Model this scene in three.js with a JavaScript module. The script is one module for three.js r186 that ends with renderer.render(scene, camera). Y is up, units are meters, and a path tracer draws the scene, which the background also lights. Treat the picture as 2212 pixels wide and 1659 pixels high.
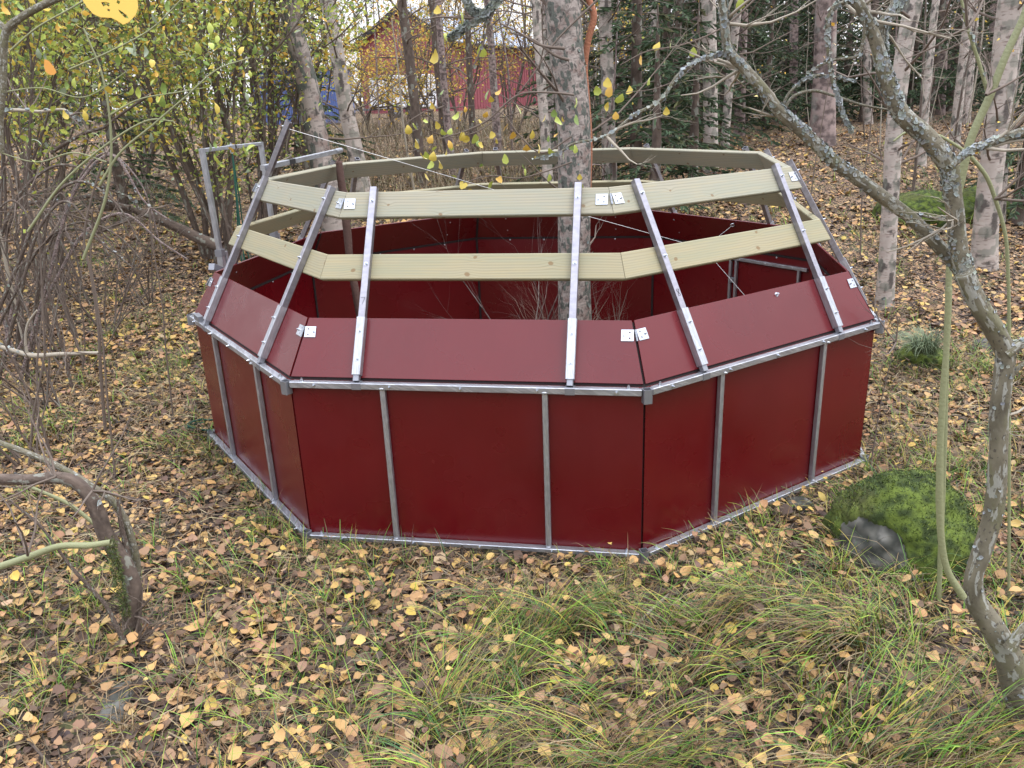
import * as THREE from 'three';
import { mergeGeometries, toCreasedNormals } from 'three/addons/utils/BufferGeometryUtils.js';

// ---------------------------------------------------------------- camera, sky, sun, exposure
const scene = new THREE.Scene();
const camera = new THREE.PerspectiveCamera(51.0, 4 / 3, 0.05, 600);
const EYE = new THREE.Vector3(1.0654, 2.44, 6.4215);
camera.position.copy(EYE);
camera.rotation.set(-0.33789, 0.19259, -0.03973, 'YXZ');
camera.updateMatrixWorld(true);
const renderer = new THREE.WebGLRenderer({ antialias: true });
renderer.toneMapping = THREE.LinearToneMapping;
renderer.toneMappingExposure = 1.72;
renderer.shadowMap.enabled = true;

const clamp = (x, a = 0, b = 1) => Math.min(b, Math.max(a, x));
const sm = (a, b, x) => { const t = clamp((x - a) / (b - a)); return t * t * (3 - 2 * t); };
// pale overcast sky, a little brighter overhead and towards the veiled sun
const sunDir = new THREE.Vector3(0.36, 0.92, 0.04).normalize();
{
  const w = 256, h = 128, d = new Float32Array(w * h * 4);
  for (let j = 0; j < h; j++) for (let i = 0; i < w; i++) {
    const el = (j + 0.5) / h * Math.PI - Math.PI / 2, az = (i + 0.5) / w * 2 * Math.PI;
    const up = Math.max(0, Math.sin(el));
    const b = 0.74 + 1.35 * up + 0.05 * Math.sin(az * 3 + 1.3) * Math.sin(el * 7) * up;
    const k = 4 * (j * w + i);
    d[k] = b * (0.98 - 0.05 * up); d[k + 1] = b * 0.985; d[k + 2] = b * (1.02 + 0.13 * up); d[k + 3] = 1;
  }
  const sky = new THREE.DataTexture(d, w, h, THREE.RGBAFormat, THREE.FloatType);
  sky.mapping = THREE.EquirectangularReflectionMapping; sky.magFilter = sky.minFilter = THREE.LinearFilter; sky.needsUpdate = true;
  scene.background = sky; scene.environment = sky;
}
const sun = new THREE.DirectionalLight(new THREE.Color(1, 0.95, 0.87), 1.4);
sun.position.copy(sunDir).multiplyScalar(40); sun.castShadow = true; sun.shadow.radius = 40;
Object.assign(sun.shadow.camera, { left: -15, right: 15, top: 15, bottom: -15, near: 1, far: 90 });
sun.shadow.mapSize.set(2048, 2048);
scene.add(sun, sun.target);

// ---------------------------------------------------------------- small tools
let seed = 7;
const rnd = () => { seed = (seed + 0x6D2B79F5) | 0; let t = Math.imul(seed ^ (seed >>> 15), 1 | seed); t = (t + Math.imul(t ^ (t >>> 7), 61 | t)) ^ t; return ((t ^ (t >>> 14)) >>> 0) / 4294967296; };
const rr = (a, b) => a + (b - a) * rnd();
const pick = (a) => a[Math.floor(rnd() * a.length)];
const V = (x, y, z) => new THREE.Vector3(x, y, z);
const lerp = (a, b, t) => a + (b - a) * t;
const hash = (x, y, z) => { let h = Math.imul(x, 374761393) ^ Math.imul(y, 668265263) ^ Math.imul(z, 2147483647 ^ 0x51ed27); h = Math.imul(h ^ (h >>> 13), 1274126177); h ^= h >>> 16; h = Math.imul(h, 0x85ebca6b); return ((h ^ (h >>> 13)) >>> 0) / 4294967296; };
function noise(x, y, z = 0, px = 0, py = 0) {
  const xi = Math.floor(x), yi = Math.floor(y), zi = Math.floor(z); let u = x - xi, v = y - yi, w = z - zi;
  u = u * u * (3 - 2 * u); v = v * v * (3 - 2 * v); w = w * w * (3 - 2 * w);
  const X = (a) => px ? ((a % px) + px) % px : a, Y = (a) => py ? ((a % py) + py) % py : a;
  const x0 = X(xi), x1 = X(xi + 1), y0 = Y(yi), y1 = Y(yi + 1);
  const f = (k) => lerp(lerp(hash(x0, y0, k), hash(x1, y0, k), u), lerp(hash(x0, y1, k), hash(x1, y1, k), u), v);
  return w === 0 ? f(zi) : lerp(f(zi), f(zi + 1), w);
}
function fbm(x, y, z = 0, o = 4, px = 0, py = 0) { let s = 0, a = 0.5, t = 0; for (let i = 0; i < o; i++) { s += a * noise(x, y, z + 17 * i, px, py); t += a; a *= 0.5; x *= 2; y *= 2; px *= 2; py *= 2; } return s / t; }

// the land: level round the pen, rising behind it, a little higher under the photographer
const FW = V(-0.191, 0, -0.9816);
const RT = V(0.9816, 0, -0.191);
function land(x, z) {
  const s = (x - EYE.x) * FW.x + (z - EYE.z) * FW.z;
  const r = Math.hypot(x, z);
  let y = -0.035;
  const k = Math.max(0, s - 9);
  y += k < 14 ? 0.11 * k * sm(0, 3, k) : 1.54 + 0.012 * (k - 14);
  y += 0.10 * sm(2.4, 0.6, s);
  const off = sm(2.6, 4.2, r);
  y += off * (0.10 * (fbm(x * 0.7 + 3, z * 0.7, 1, 3) - 0.5) + 0.20 * (fbm(x * 0.17, z * 0.17, 5, 2) - 0.5) * sm(4, 12, r));
  y += (1 - off) * 0.025 * (fbm(x * 2, z * 2, 2, 2) - 0.5);
  return y;
}
// overview pixels (2212 x 1659) to sight lines, and sight lines to points of the place
const FPX = 1659 / 2 / Math.tan(camera.fov * Math.PI / 360);
const ray = (u, v) => V((u - 1106) / FPX, -(v - 829.5) / FPX, -1).applyQuaternion(camera.quaternion).normalize();
const at = (u, v, d) => { const r = ray(u, v); return r.clone().multiplyScalar(d / r.dot(FW)).add(EYE); };   // d metres ahead, measured level
function gp(u, v) { const r = ray(u, v); let t = 0.5; while (t < 120) { const p = r.clone().multiplyScalar(t).add(EYE); if (p.y < land(p.x, p.z)) break; t += 0.02 + t * 0.004; } return r.multiplyScalar(t).add(EYE); }
const ahead = (p) => (p.x - EYE.x) * FW.x + (p.z - EYE.z) * FW.z;
const ground_at = (s, side) => { const x = EYE.x + FW.x * s + RT.x * side, z = EYE.z + FW.z * s + RT.z * side; return V(x, land(x, z), z); };
const mpp = (d) => d / FPX;                    // metres per overview pixel at d

const used = {};
const numbered = (n) => { const k = used[n] = (used[n] ?? -1) + 1; return k ? `${n}_${String(k).padStart(3, '0')}` : n; };
function tag(o, label, category, group, kind) { o.userData.label = label; if (category) o.userData.category = category; if (group) o.userData.group = group; if (kind) o.userData.kind = kind; return o; }
function thing(name, label, category, pos, group) { const o = new THREE.Group(); o.name = numbered(name); scene.add(o); if (pos) o.position.copy(pos); return tag(o, label, category, group); }
function mesh(name, geo, mat, parent) { const m = new THREE.Mesh(geo, mat); m.name = parent ? name : numbered(name); m.castShadow = m.receiveShadow = true; (parent || scene).add(m); return m; }

// collects triangles
class Geo {
  constructor() { this.p = []; this.uv = []; this.c = []; this.i = []; this.seams = []; }
  get n() { return this.p.length / 3; }
  v(x, y, z, u = 0, w = 0, c = null) { this.p.push(x, y, z); this.uv.push(u, w); if (c) this.c.push(c[0], c[1], c[2]); return this.n - 1; }
  tri(a, b, c) { this.i.push(a, b, c); }
  quad(a, b, c, d) { this.i.push(a, b, c, a, c, d); }
  build(origin) {
    const g = new THREE.BufferGeometry();
    if (origin) for (let k = 0; k < this.p.length; k += 3) { this.p[k] -= origin.x; this.p[k + 1] -= origin.y; this.p[k + 2] -= origin.z; }
    g.setAttribute('position', new THREE.Float32BufferAttribute(this.p, 3));
    g.setAttribute('uv', new THREE.Float32BufferAttribute(this.uv, 2));
    if (this.c.length) g.setAttribute('color', new THREE.Float32BufferAttribute(this.c, 3));
    g.setIndex(this.i); g.computeVertexNormals();
    const N = g.attributes.normal;
    for (const [a, b] of this.seams) { const x = N.getX(a) + N.getX(b), y = N.getY(a) + N.getY(b), z = N.getZ(a) + N.getZ(b), l = Math.hypot(x, y, z) || 1; N.setXYZ(a, x / l, y / l, z / l); N.setXYZ(b, x / l, y / l, z / l); }
    return g;
  }
  // tapered tube along points [Vector3], radii; uv: whole turns across, metres along
  tube(pts, rad, sides = 6, o = {}) {
    const n = pts.length, turns = o.turns ?? 1; let s = o.s0 ?? 0, prev = null; const ref = V(0.31, 0.12, 0.94); let N0 = null; const rows = [];
    for (let k = 0; k < n; k++) {
      const t = pts[Math.min(n - 1, k + 1)].clone().sub(pts[Math.max(0, k - 1)]).normalize();
      if (!N0) { N0 = ref.clone(); if (Math.abs(N0.dot(t)) > 0.9) N0.set(1, 0, 0); }
      N0.sub(t.clone().multiplyScalar(N0.dot(t))).normalize();
      const B = t.clone().cross(N0);
      if (prev) s += pts[k].distanceTo(prev); prev = pts[k];
      const row = [];
      for (let a = 0; a <= sides; a++) {
        const th = (a % sides) / sides * 2 * Math.PI; let r = rad[k];
        if (o.bump) r *= 1 + o.bump * (noise(Math.cos(th) * 1.7 + 5, Math.sin(th) * 1.7 + 5, s * (o.freq ?? 6)) - 0.5) * 2;
        const cx = Math.cos(th) * r, cy = Math.sin(th) * r;
        row.push(this.v(pts[k].x + N0.x * cx + B.x * cy, pts[k].y + N0.y * cx + B.y * cy, pts[k].z + N0.z * cx + B.z * cy, a / sides * turns, s, o.color));
      }
      this.seams.push([row[0], row[sides]]); rows.push(row);
    }
    if (o.vs) for (const row of rows) for (const i of row) this.uv[2 * i + 1] *= o.vs;
    for (let k = 0; k < n - 1; k++) for (let a = 0; a < sides; a++) this.quad(rows[k][a], rows[k][a + 1], rows[k + 1][a + 1], rows[k + 1][a]);
    if (o.cap !== false) { const e = pts[n - 1], c = this.v(e.x, e.y, e.z, 0.5, s, o.color); for (let a = 0; a < sides; a++) this.tri(rows[n - 1][a], rows[n - 1][a + 1], c); }
    return this;
  }
}
const spline = (pts, n) => new THREE.CatmullRomCurve3(pts, false, 'centripetal').getPoints(n);
function radii(list, n) { const out = []; for (let k = 0; k <= n; k++) { const t = k / n * (list.length - 1), i = Math.min(list.length - 2, Math.floor(t)); out.push(lerp(list[i], list[i + 1], t - i)); } return out; }

// ---------------------------------------------------------------- textures and materials
function tex(w, h, f, { srgb = true, repeat = [1, 1] } = {}) {
  const d = new Uint8Array(w * h * 4);
  for (let j = 0; j < h; j++) for (let i = 0; i < w; i++) { const c = f(i / w, j / h), k = 4 * (j * w + i); for (let q = 0; q < 3; q++) { const x = clamp(c[q]); d[k + q] = 255 * (srgb ? (x <= 0.0031308 ? x * 12.92 : 1.055 * x ** (1 / 2.4) - 0.055) : x); } d[k + 3] = 255; }
  const t = new THREE.DataTexture(d, w, h, THREE.RGBAFormat); t.wrapS = t.wrapT = THREE.RepeatWrapping; t.magFilter = THREE.LinearFilter; t.minFilter = THREE.LinearMipmapLinearFilter; t.generateMipmaps = true;
  if (srgb) t.colorSpace = THREE.SRGBColorSpace; t.repeat.set(...repeat); t.needsUpdate = true; return t;
}
const mixc = (a, b, t) => [lerp(a[0], b[0], t), lerp(a[1], b[1], t), lerp(a[2], b[2], t)];
const T = (u, v, fx, fy, z, o = 4) => fbm(u * fx, v * fy, z, o, fx, fy);
const std = (o) => new THREE.MeshStandardMaterial(o);

// bark: u goes once round, v is metres (one tile = 1 m)
const birchCol = (u, v) => {
  let c = mixc([0.30, 0.255, 0.225], [0.47, 0.415, 0.37], T(u, v, 6, 8, 3));
  c = mixc(c, [0.34, 0.27, 0.235], 0.45 * sm(0.45, 0.75, T(u, v, 3, 24, 4, 4)));
  c = mixc(c, [0.17, 0.125, 0.105], 0.7 * sm(0.60, 0.76, T(u, v, 10, 70, 5, 3)));
  c = mixc(c, [0.055, 0.047, 0.042], 0.9 * sm(0.60, 0.72, T(u, v, 5, 7, 6, 6)));
  return mixc(c, [0.15, 0.16, 0.13], 0.6 * sm(0.52, 0.66, T(u, v, 9, 12, 7, 6)));
};
const birchMap = tex(256, 512, birchCol);
const birchBump = tex(256, 512, (u, v) => { const b = T(u, v, 5, 7, 6, 6), l = T(u, v, 10, 70, 5, 3); const x = 0.6 + 0.3 * sm(0.58, 0.8, b) - 0.3 * sm(0.6, 0.76, l) + 0.2 * T(u, v, 20, 30, 9, 3); return [x, x, x]; }, { srgb: false });
const birchOldMap = tex(512, 512, (u, v) => {
  let c = mixc([0.14, 0.12, 0.105], [0.40, 0.345, 0.31], T(u, v, 7, 9, 3, 5));
  c = mixc(c, [0.19, 0.115, 0.095], 0.5 * sm(0.48, 0.7, T(u, v, 5, 14, 13, 4)));
  c = mixc(c, [0.07, 0.055, 0.05], 0.6 * sm(0.58, 0.72, T(u, v, 12, 50, 14, 4)));
  const li = T(u, v, 15, 13, 21, 6); c = mixc(c, mixc([0.045, 0.052, 0.044], [0.12, 0.135, 0.115], T(u, v, 60, 60, 5, 3)), 0.92 * sm(0.49, 0.58, li));
  return mixc(c, [0.04, 0.037, 0.033], sm(0.62, 0.74, T(u, v, 16, 14, 25, 5)) * 0.8);
});
const birchOldBump = tex(256, 512, (u, v) => { const x = 0.5 * T(u, v, 15, 13, 21, 6) + 0.5 * T(u, v, 24, 24, 5, 4); return [x, x, x]; }, { srgb: false });
const spruceMap = tex(256, 256, (u, v) => { const a = T(u, v, 12, 22, 31, 4); return mixc(mixc([0.10, 0.075, 0.07], [0.30, 0.23, 0.21], sm(0.3, 0.65, a)), [0.30, 0.31, 0.28], 0.5 * sm(0.55, 0.7, T(u, v, 5, 7, 35, 4))); });
const spruceBump = tex(256, 256, (u, v) => { const x = T(u, v, 12, 22, 31, 4); return [x, x, x]; }, { srgb: false });
const alderMap = tex(512, 1024, (u, v) => {
  let c = mixc([0.075, 0.066, 0.044], [0.19, 0.17, 0.12], T(u, v, 6, 9, 41, 5));
  c = mixc(c, [0.115, 0.115, 0.055], 0.55 * sm(0.45, 0.65, T(u, v, 4, 5, 43, 4)));
  c = mixc(c, [0.33, 0.335, 0.30], 0.7 * sm(0.59, 0.66, T(u, v, 15, 17, 47, 5)));
  return mixc(c, [0.06, 0.05, 0.04], 0.8 * sm(0.68, 0.75, T(u, v, 20, 50, 49, 3)));
});
const alderBump = tex(256, 512, (u, v) => { const x = T(u, v, 10, 24, 42, 5); return [x, x, x]; }, { srgb: false });
const darkMap = tex(256, 512, (u, v) => mixc(mixc([0.045, 0.032, 0.026], [0.16, 0.12, 0.095], T(u, v, 10, 12, 51, 5)), [0.25, 0.26, 0.22], 0.7 * sm(0.58, 0.66, T(u, v, 6, 10, 53, 5))));
const mossMap = tex(512, 512, (u, v) => { let c = mixc([0.035, 0.06, 0.012], [0.20, 0.25, 0.045], sm(0.25, 0.75, T(u, v, 30, 30, 61, 4))); return mixc(c, [0.10, 0.095, 0.085], sm(0.60, 0.66, T(u, v, 3, 3, 62, 5)) * 0.85); });
const mossBump = tex(512, 512, (u, v) => { const x = T(u, v, 40, 40, 61, 4); return [x, x, x]; }, { srgb: false });
const stoneMap = tex(256, 256, (u, v) => mixc(mixc([0.03, 0.03, 0.027], [0.10, 0.095, 0.085], T(u, v, 6, 6, 65, 5)), [0.22, 0.21, 0.195], 0.7 * sm(0.62, 0.68, T(u, v, 12, 12, 66, 4))));
const groundMap = tex(1024, 1024, (u, v) => {
  const a = T(u, v, 90, 90, 71, 3), b = T(u, v, 60, 60, 73, 2), g = T(u, v, 8, 8, 75, 4);
  let c = mixc([0.014, 0.010, 0.007], [0.05, 0.034, 0.023], a);
  c = mixc(c, mixc([0.28, 0.17, 0.10], [0.40, 0.26, 0.14], b), sm(0.55, 0.62, T(u, v, 110, 110, 77, 2)));
  return mixc(c, [0.085, 0.095, 0.03], 0.55 * sm(0.5, 0.66, g) * sm(0.4, 0.6, b));
});
const groundBump = tex(512, 512, (u, v) => { const x = T(u, v, 60, 60, 71, 3); return [x, x, x]; }, { srgb: false });
const filmMap = tex(512, 512, (u, v) => { const m = T(u, v, 4, 4, 81, 5), l = noise(u * 96, v * 2, 3, 96, 2); let c = mixc([0.076, 0.0012, 0.0034], [0.110, 0.0026, 0.0058], m); c = mixc(c, [0.115, 0.006, 0.008], 0.14 * l); return mixc(c, [0.11, 0.008, 0.010], 0.3 * sm(0.5, 0.75, T(u, v, 5, 5, 84, 3))); });
const filmRough = tex(512, 512, (u, v) => { const x = 0.15 + 0.24 * T(u, v, 5, 5, 86, 5) + 0.08 * sm(0.45, 0.65, T(u, v, 4, 6, 87, 4)); return [x, x, x]; }, { srgb: false });
const woodMap = tex(1024, 256, (u, v) => {   // u: 2 m along, v: 0.25 m across
  const w = 0.05 * (T(u, v, 3, 2, 91, 3) - 0.5);
  let knot = 0, kd = 0;
  for (const [ku, kv, kr] of [[0.13, 0.3, 1], [0.16, 0.72, 0.7], [0.47, 0.2, 1.1], [0.49, 0.6, 0.8], [0.71, 0.45, 1], [0.9, 0.75, 0.8], [0.33, 0.85, 0.6]]) { const du = (u - ku) * 2, dv = (v - kv) * 0.25, q = Math.hypot(du / 1.3, dv) / (0.012 * kr); knot = Math.max(knot, sm(1.15, 0.7, q)); kd += 0.018 * Math.exp(-q * q / 9); }
  const rings = 0.5 + 0.5 * Math.sin(2 * Math.PI * ((v + w + kd * (v > 0.5 ? 3 : -3)) * 15 + 2 * T(u, v, 2, 2, 95, 2)));
  let c = mixc([0.285, 0.27, 0.205], [0.185, 0.165, 0.115], 0.75 * rings * rings * rings * (0.5 + 0.6 * T(u, v, 5, 4, 98, 2)));
  c = mixc(c, [0.21, 0.235, 0.185], 0.4 * sm(0.45, 0.7, T(u, v, 4, 3, 93, 4)));
  c = mixc(c, [0.33, 0.28, 0.16], 0.4 * sm(0.55, 0.8, noise(u * 16, v * 160, 4, 16, 160)));
  return mixc(c, [0.17, 0.11, 0.055], 0.85 * knot);
});
const galvMap = tex(512, 512, (u, v) => { const a = T(u, v, 16, 16, 101, 4), s = noise(u * 120 + v * 30, v * 6, 5, 0, 6); return mixc([0.30, 0.31, 0.335], [0.56, 0.58, 0.62], clamp(0.65 * a + 0.45 * sm(0.3, 0.9, s) - 0.05)); });
const galvRough = tex(512, 512, (u, v) => { const x = 0.34 + 0.22 * T(u, v, 16, 16, 103, 4); return [x, x, x]; }, { srgb: false });
const steelMap = tex(256, 256, (u, v) => mixc([0.24, 0.235, 0.26], [0.40, 0.39, 0.44], T(u, v, 6, 30, 105, 4)));

const M = {
  film: std({ map: filmMap, roughnessMap: filmRough, roughness: 1, metalness: 0 }),
  filmEdge: std({ color: new THREE.Color().setRGB(0.05, 0.03, 0.025), roughness: 0.8 }),
  wood: std({ map: woodMap, roughness: 0.72, bumpMap: woodMap, bumpScale: 0.0006 }),
  woodWarm: std({ map: woodMap, color: new THREE.Color().setRGB(1.0, 0.95, 0.8), roughness: 0.72, bumpMap: woodMap, bumpScale: 0.0006 }),
  galv: std({ map: galvMap, roughnessMap: galvRough, roughness: 1, metalness: 0.85 }),
  cast: std({ color: new THREE.Color().setRGB(0.27, 0.28, 0.31), roughness: 0.48, metalness: 0.8 }),
  steel: std({ map: steelMap, roughness: 0.36, metalness: 0.85 }),
  bolt: std({ color: new THREE.Color().setRGB(0.52, 0.55, 0.60), roughness: 0.3, metalness: 0.95 }),
  black: std({ color: new THREE.Color().setRGB(0.012, 0.012, 0.013), roughness: 0.6 }),
  wire: std({ color: new THREE.Color().setRGB(0.55, 0.55, 0.55), roughness: 0.4, metalness: 0.5 }),
  rope: std({ color: new THREE.Color().setRGB(0.01, 0.07, 0.045), roughness: 0.8 }),
  birch: std({ map: birchMap, bumpMap: birchBump, bumpScale: 0.006, roughness: 0.85 }),
  birchOld: std({ map: birchOldMap, bumpMap: birchOldBump, bumpScale: 0.014, roughness: 0.92 }),
  spruceBark: std({ map: spruceMap, bumpMap: spruceBump, bumpScale: 0.015, roughness: 0.95 }),
  alder: std({ map: alderMap, bumpMap: alderBump, bumpScale: 0.004, roughness: 0.85 }),
  dark: std({ map: darkMap, roughness: 0.95, bumpMap: alderBump, bumpScale: 0.006 }),
  twig: std({ color: new THREE.Color().setRGB(0.13, 0.10, 0.08), roughness: 0.9 }),
  twigPale: std({ color: new THREE.Color().setRGB(0.30, 0.265, 0.21), roughness: 0.9 }),
  greenStem: std({ color: new THREE.Color().setRGB(0.22, 0.23, 0.12), roughness: 0.7, bumpMap: alderBump, bumpScale: 0.002 }),
  orangeBark: std({ color: new THREE.Color().setRGB(0.30, 0.12, 0.065), roughness: 0.85, bumpMap: spruceBump, bumpScale: 0.006 }),
  lichen: std({ vertexColors: true, roughness: 0.95 }),
  moss: std({ map: mossMap, bumpMap: mossBump, bumpScale: 0.02, roughness: 1 }),
  stone: std({ map: stoneMap, bumpMap: stoneMap, bumpScale: 0.01, roughness: 0.9 }),
  ground: std({ map: groundMap, bumpMap: groundBump, bumpScale: 0.03, roughness: 1 }),
  barRubber: std({ color: new THREE.Color().setRGB(0.012, 0.006, 0.006), roughness: 0.9 }),
  stoneV: std({ vertexColors: true, roughness: 0.9 }),
  mossV: std({ vertexColors: true, roughness: 1 }),
  leaf: new THREE.MeshPhysicalMaterial({ vertexColors: true, roughness: 0.85, transmission: 0.35, thickness: 0, side: THREE.DoubleSide }),
  litter: std({ color: 0xffffff, roughness: 0.75, side: THREE.DoubleSide }),
  blade: std({ vertexColors: true, roughness: 0.65, side: THREE.DoubleSide }),
  needles: std({ vertexColors: true, roughness: 0.8, side: THREE.DoubleSide }),
};

// ---------------------------------------------------------------- ground
const groundMesh = (() => {
  const g = new Geo(); const xs = [], N = 150;
  const f = (k) => Math.sign(k) * (Math.abs(k) * 7 + 140 * Math.abs(k) ** 3.2);
  for (let j = 0; j <= N; j++) for (let i = 0; i <= N; i++) { const x = f(i / N * 2 - 1), z = f(j / N * 2 - 1); g.v(x, land(x, z), z, x / 1.8, z / 1.8); }
  for (let j = 0; j < N; j++) for (let i = 0; i < N; i++) { const a = j * (N + 1) + i; g.quad(a, a + N + 1, a + N + 2, a + 1); }
  return tag(mesh('ground', g.build(), M.ground), 'leaf strewn forest floor', null, null, 'structure');
})();
delete groundMesh.userData.category;

// ---------------------------------------------------------------- the octagonal steel and plywood pen
const K8 = ['F1', 'F2', 'R', 'B1', 'B2', 'B3', 'B4', 'L'];
const CORNER = { F2: [0.9905, 2.4076], R: [2.4382, 1.0119], B1: [2.4052, -1.0032], B2: [0.9688, -2.4184], B3: [-0.9994, -2.413], B4: [-2.3793, -1.0174], L: [-2.4275, 1.012], F1: [-0.9965, 2.4205] };
const H = 1.008, SL = 0.588, SLL = Math.hypot(1, SL);       // wall height; the roof leans in SL per metre of rise
const pen = thing('octagonal_pen', 'eight sided pen of dark red plywood, galvanized frame and two rings of timber boards', 'animal pen');
const cdir = (k) => { const i = K8.indexOf(k), a = CORNER[K8[(i + 7) % 8]], c = CORNER[k], b = CORNER[K8[(i + 1) % 8]];
  const n = (p, q) => { const dx = q[0] - p[0], dz = q[1] - p[1], l = Math.hypot(dx, dz); return [-dz / l, dx / l]; };   // outward for this winding
  const n1 = n(a, c), n2 = n(c, b); const dot = n1[0] * n2[0] + n1[1] * n2[1]; return [(n1[0] + n2[0]) / (1 + dot), (n1[1] + n2[1]) / (1 + dot)]; };
const CD = Object.fromEntries(K8.map((k) => [k, cdir(k)]));
const SGN = (CD.F1[0] * CORNER.F1[0] + CD.F1[1] * CORNER.F1[1]) > 0 ? 1 : -1;
// a point at corner k, pushed outwards by `out` (mitred), at height y
const CP = (k, y, out) => V(CORNER[k][0] + SGN * CD[k][0] * out, y, CORNER[k][1] + SGN * CD[k][1] * out);
const sideOf = (a, b) => { const A = CP(a, 0, 0), B = CP(b, 0, 0), e = B.clone().sub(A), L = e.length(); e.normalize(); const n = V(e.z, 0, -e.x); if (n.dot(A) < 0) n.negate(); return { a, b, A, B, e, n, L }; };
const SIDES = K8.map((k, i) => sideOf(k, K8[(i + 1) % 8]));
// a point on a side: t along, height y, out from the wall; and one on its sloping roof plane: rise q along the slope, m off it
const SP = (s, t, y, out) => s.A.clone().addScaledVector(s.e, t).addScaledVector(s.n, out).setY(y);
const RP = (s, t, q, m) => SP(s, t, H + q / SLL + m * SL / SLL, -q * SL / SLL + m / SLL);
const slopeCorner = (k, q, m) => CP(k, H + q / SLL + m * SL / SLL, -q * SL / SLL + m / SLL);

// a bar between two corners whose ends follow the mitre; section: [[q, m], ...] on the roof plane, or [[y, out], ...] on the wall
function mitred(s, section, corner, trim = 0, uvo = 0, across = 0.25) {
  const g = new Geo(), n = section.length;
  const ends = [s.a, s.b].map((k, j) => section.map(([a, b]) => corner(k, a, b).addScaledVector(s.e, j ? -trim : trim)));
  for (let k = 0; k < n; k++) {
    const k2 = (k + 1) % n, P = [ends[0][k], ends[1][k], ends[1][k2], ends[0][k2]], d = P[0].distanceTo(P[3]), L = P[0].distanceTo(P[1]);
    const w0 = section[k][0] - section[0][0], w1 = w0 + (section[k2][0] - section[k][0] || d), ids = P.map((p, j) => g.v(p.x, p.y, p.z, uvo + (j === 1 || j === 2 ? L : 0) / 2, uvo * 3.1 + (j > 1 ? w1 : w0) / across));
    g.quad(...ids);
  }
  for (const e of [0, 1]) { const ids = ends[e].map((p, j) => g.v(p.x, p.y, p.z, section[j][1] * 2, section[j][0] * 2)); for (let k = 1; k < n - 1; k++) e ? g.tri(ids[0], ids[k], ids[k + 1]) : g.tri(ids[0], ids[k + 1], ids[k]); }
  fixWinding(g); return g.build();
}
function fixWinding(g) {   // outward faces for a convex solid
  const c = V(0, 0, 0); for (let k = 0; k < g.n; k++) c.add(V(g.p[3 * k], g.p[3 * k + 1], g.p[3 * k + 2])); c.divideScalar(g.n);
  const P = (k) => V(g.p[3 * k], g.p[3 * k + 1], g.p[3 * k + 2]);
  for (let f = 0; f < g.i.length; f += 3) { const a = P(g.i[f]), b = P(g.i[f + 1]), d = P(g.i[f + 2]); const nn = b.clone().sub(a).cross(d.clone().sub(a)); if (nn.dot(a.clone().sub(c)) < 0) { const x = g.i[f + 1]; g.i[f + 1] = g.i[f + 2]; g.i[f + 2] = x; } }
}
const rectSec = (a0, a1, b0, b1, c = 0.003) => [[a0 + c, b0], [a0, b0 + c], [a0, b1 - c], [a0 + c, b1], [a1 - c, b1], [a1, b1 - c], [a1, b0 + c], [a1 - c, b0]];
// a straight bar with a chamfered square section, w along X and d along Y of its own frame; hollow shows an open top end
function bar(p0, p1, X, w, d, { c = 0.003, hollow = 0, uv = 1 } = {}) {
  const g = new Geo(), Z = p1.clone().sub(p0), L = Z.length(); Z.normalize(); const Xn = X.clone().addScaledVector(Z, -X.dot(Z)).normalize(), Y = Z.clone().cross(Xn);
  const sec = (w, d, c) => [[-w + c, -d], [w - c, -d], [w, -d + c], [w, d - c], [w - c, d], [-w + c, d], [-w, d - c], [-w, -d + c]];
  const S = sec(w / 2, d / 2, c), pt = (p, q) => p.clone().addScaledVector(Xn, q[0]).addScaledVector(Y, q[1]);
  let acc = 0;
  for (let k = 0; k < 8; k++) { const a = S[k], b = S[(k + 1) % 8], l = Math.hypot(b[0] - a[0], b[1] - a[1]); const P = [pt(p0, a), pt(p0, b), pt(p1, b), pt(p1, a)]; const ids = P.map((p, j) => g.v(p.x, p.y, p.z, (acc + (j === 1 || j === 2 ? l : 0)) * 4 * uv, (j > 1 ? L : 0) * 2 * uv)); g.quad(...ids); acc += l; }
  const cap = (p, flip, S) => { const ids = S.map((q) => { const r = pt(p, q); return g.v(r.x, r.y, r.z, q[0] * 4, q[1] * 4); }); for (let k = 1; k < 7; k++) flip ? g.tri(ids[0], ids[k], ids[k + 1]) : g.tri(ids[0], ids[k + 1], ids[k]); };
  cap(p0, false, S);
  if (!hollow) cap(p1, true, S);
  else {
    const I = sec(w / 2 - hollow, d / 2 - hollow, c), q1 = p1.clone().addScaledVector(Z, -Math.min(0.06, L * 0.8));
    for (let k = 0; k < 8; k++) { const a = k, b = (k + 1) % 8; const A = [pt(p1, S[a]), pt(p1, S[b]), pt(p1, I[b]), pt(p1, I[a])].map((p) => g.v(p.x, p.y, p.z)); g.quad(...A); const B = [pt(p1, I[a]), pt(p1, I[b]), pt(q1, I[b]), pt(q1, I[a])].map((p) => g.v(p.x, p.y, p.z)); g.quad(...B); }
    cap(q1, true, I);
  }
  return g.build();
}
const boltGeo = (() => { const h = new THREE.CylinderGeometry(0.0075, 0.0075, 0.007, 6).translate(0, 0.0055, 0), w = new THREE.CylinderGeometry(0.011, 0.0115, 0.002, 12).translate(0, 0.001, 0), t = new THREE.CylinderGeometry(0.0042, 0.0042, 0.007, 8).translate(0, 0.0125, 0); return mergeGeometries([h, w, t]); })();
const screwGeo = (() => { const h = new THREE.SphereGeometry(0.0075, 10, 5, 0, 6.284, 0, 1.571).scale(1, 0.6, 1); return mergeGeometries([h, new THREE.CylinderGeometry(0.0085, 0.0085, 0.0015, 10)]); })();
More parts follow.
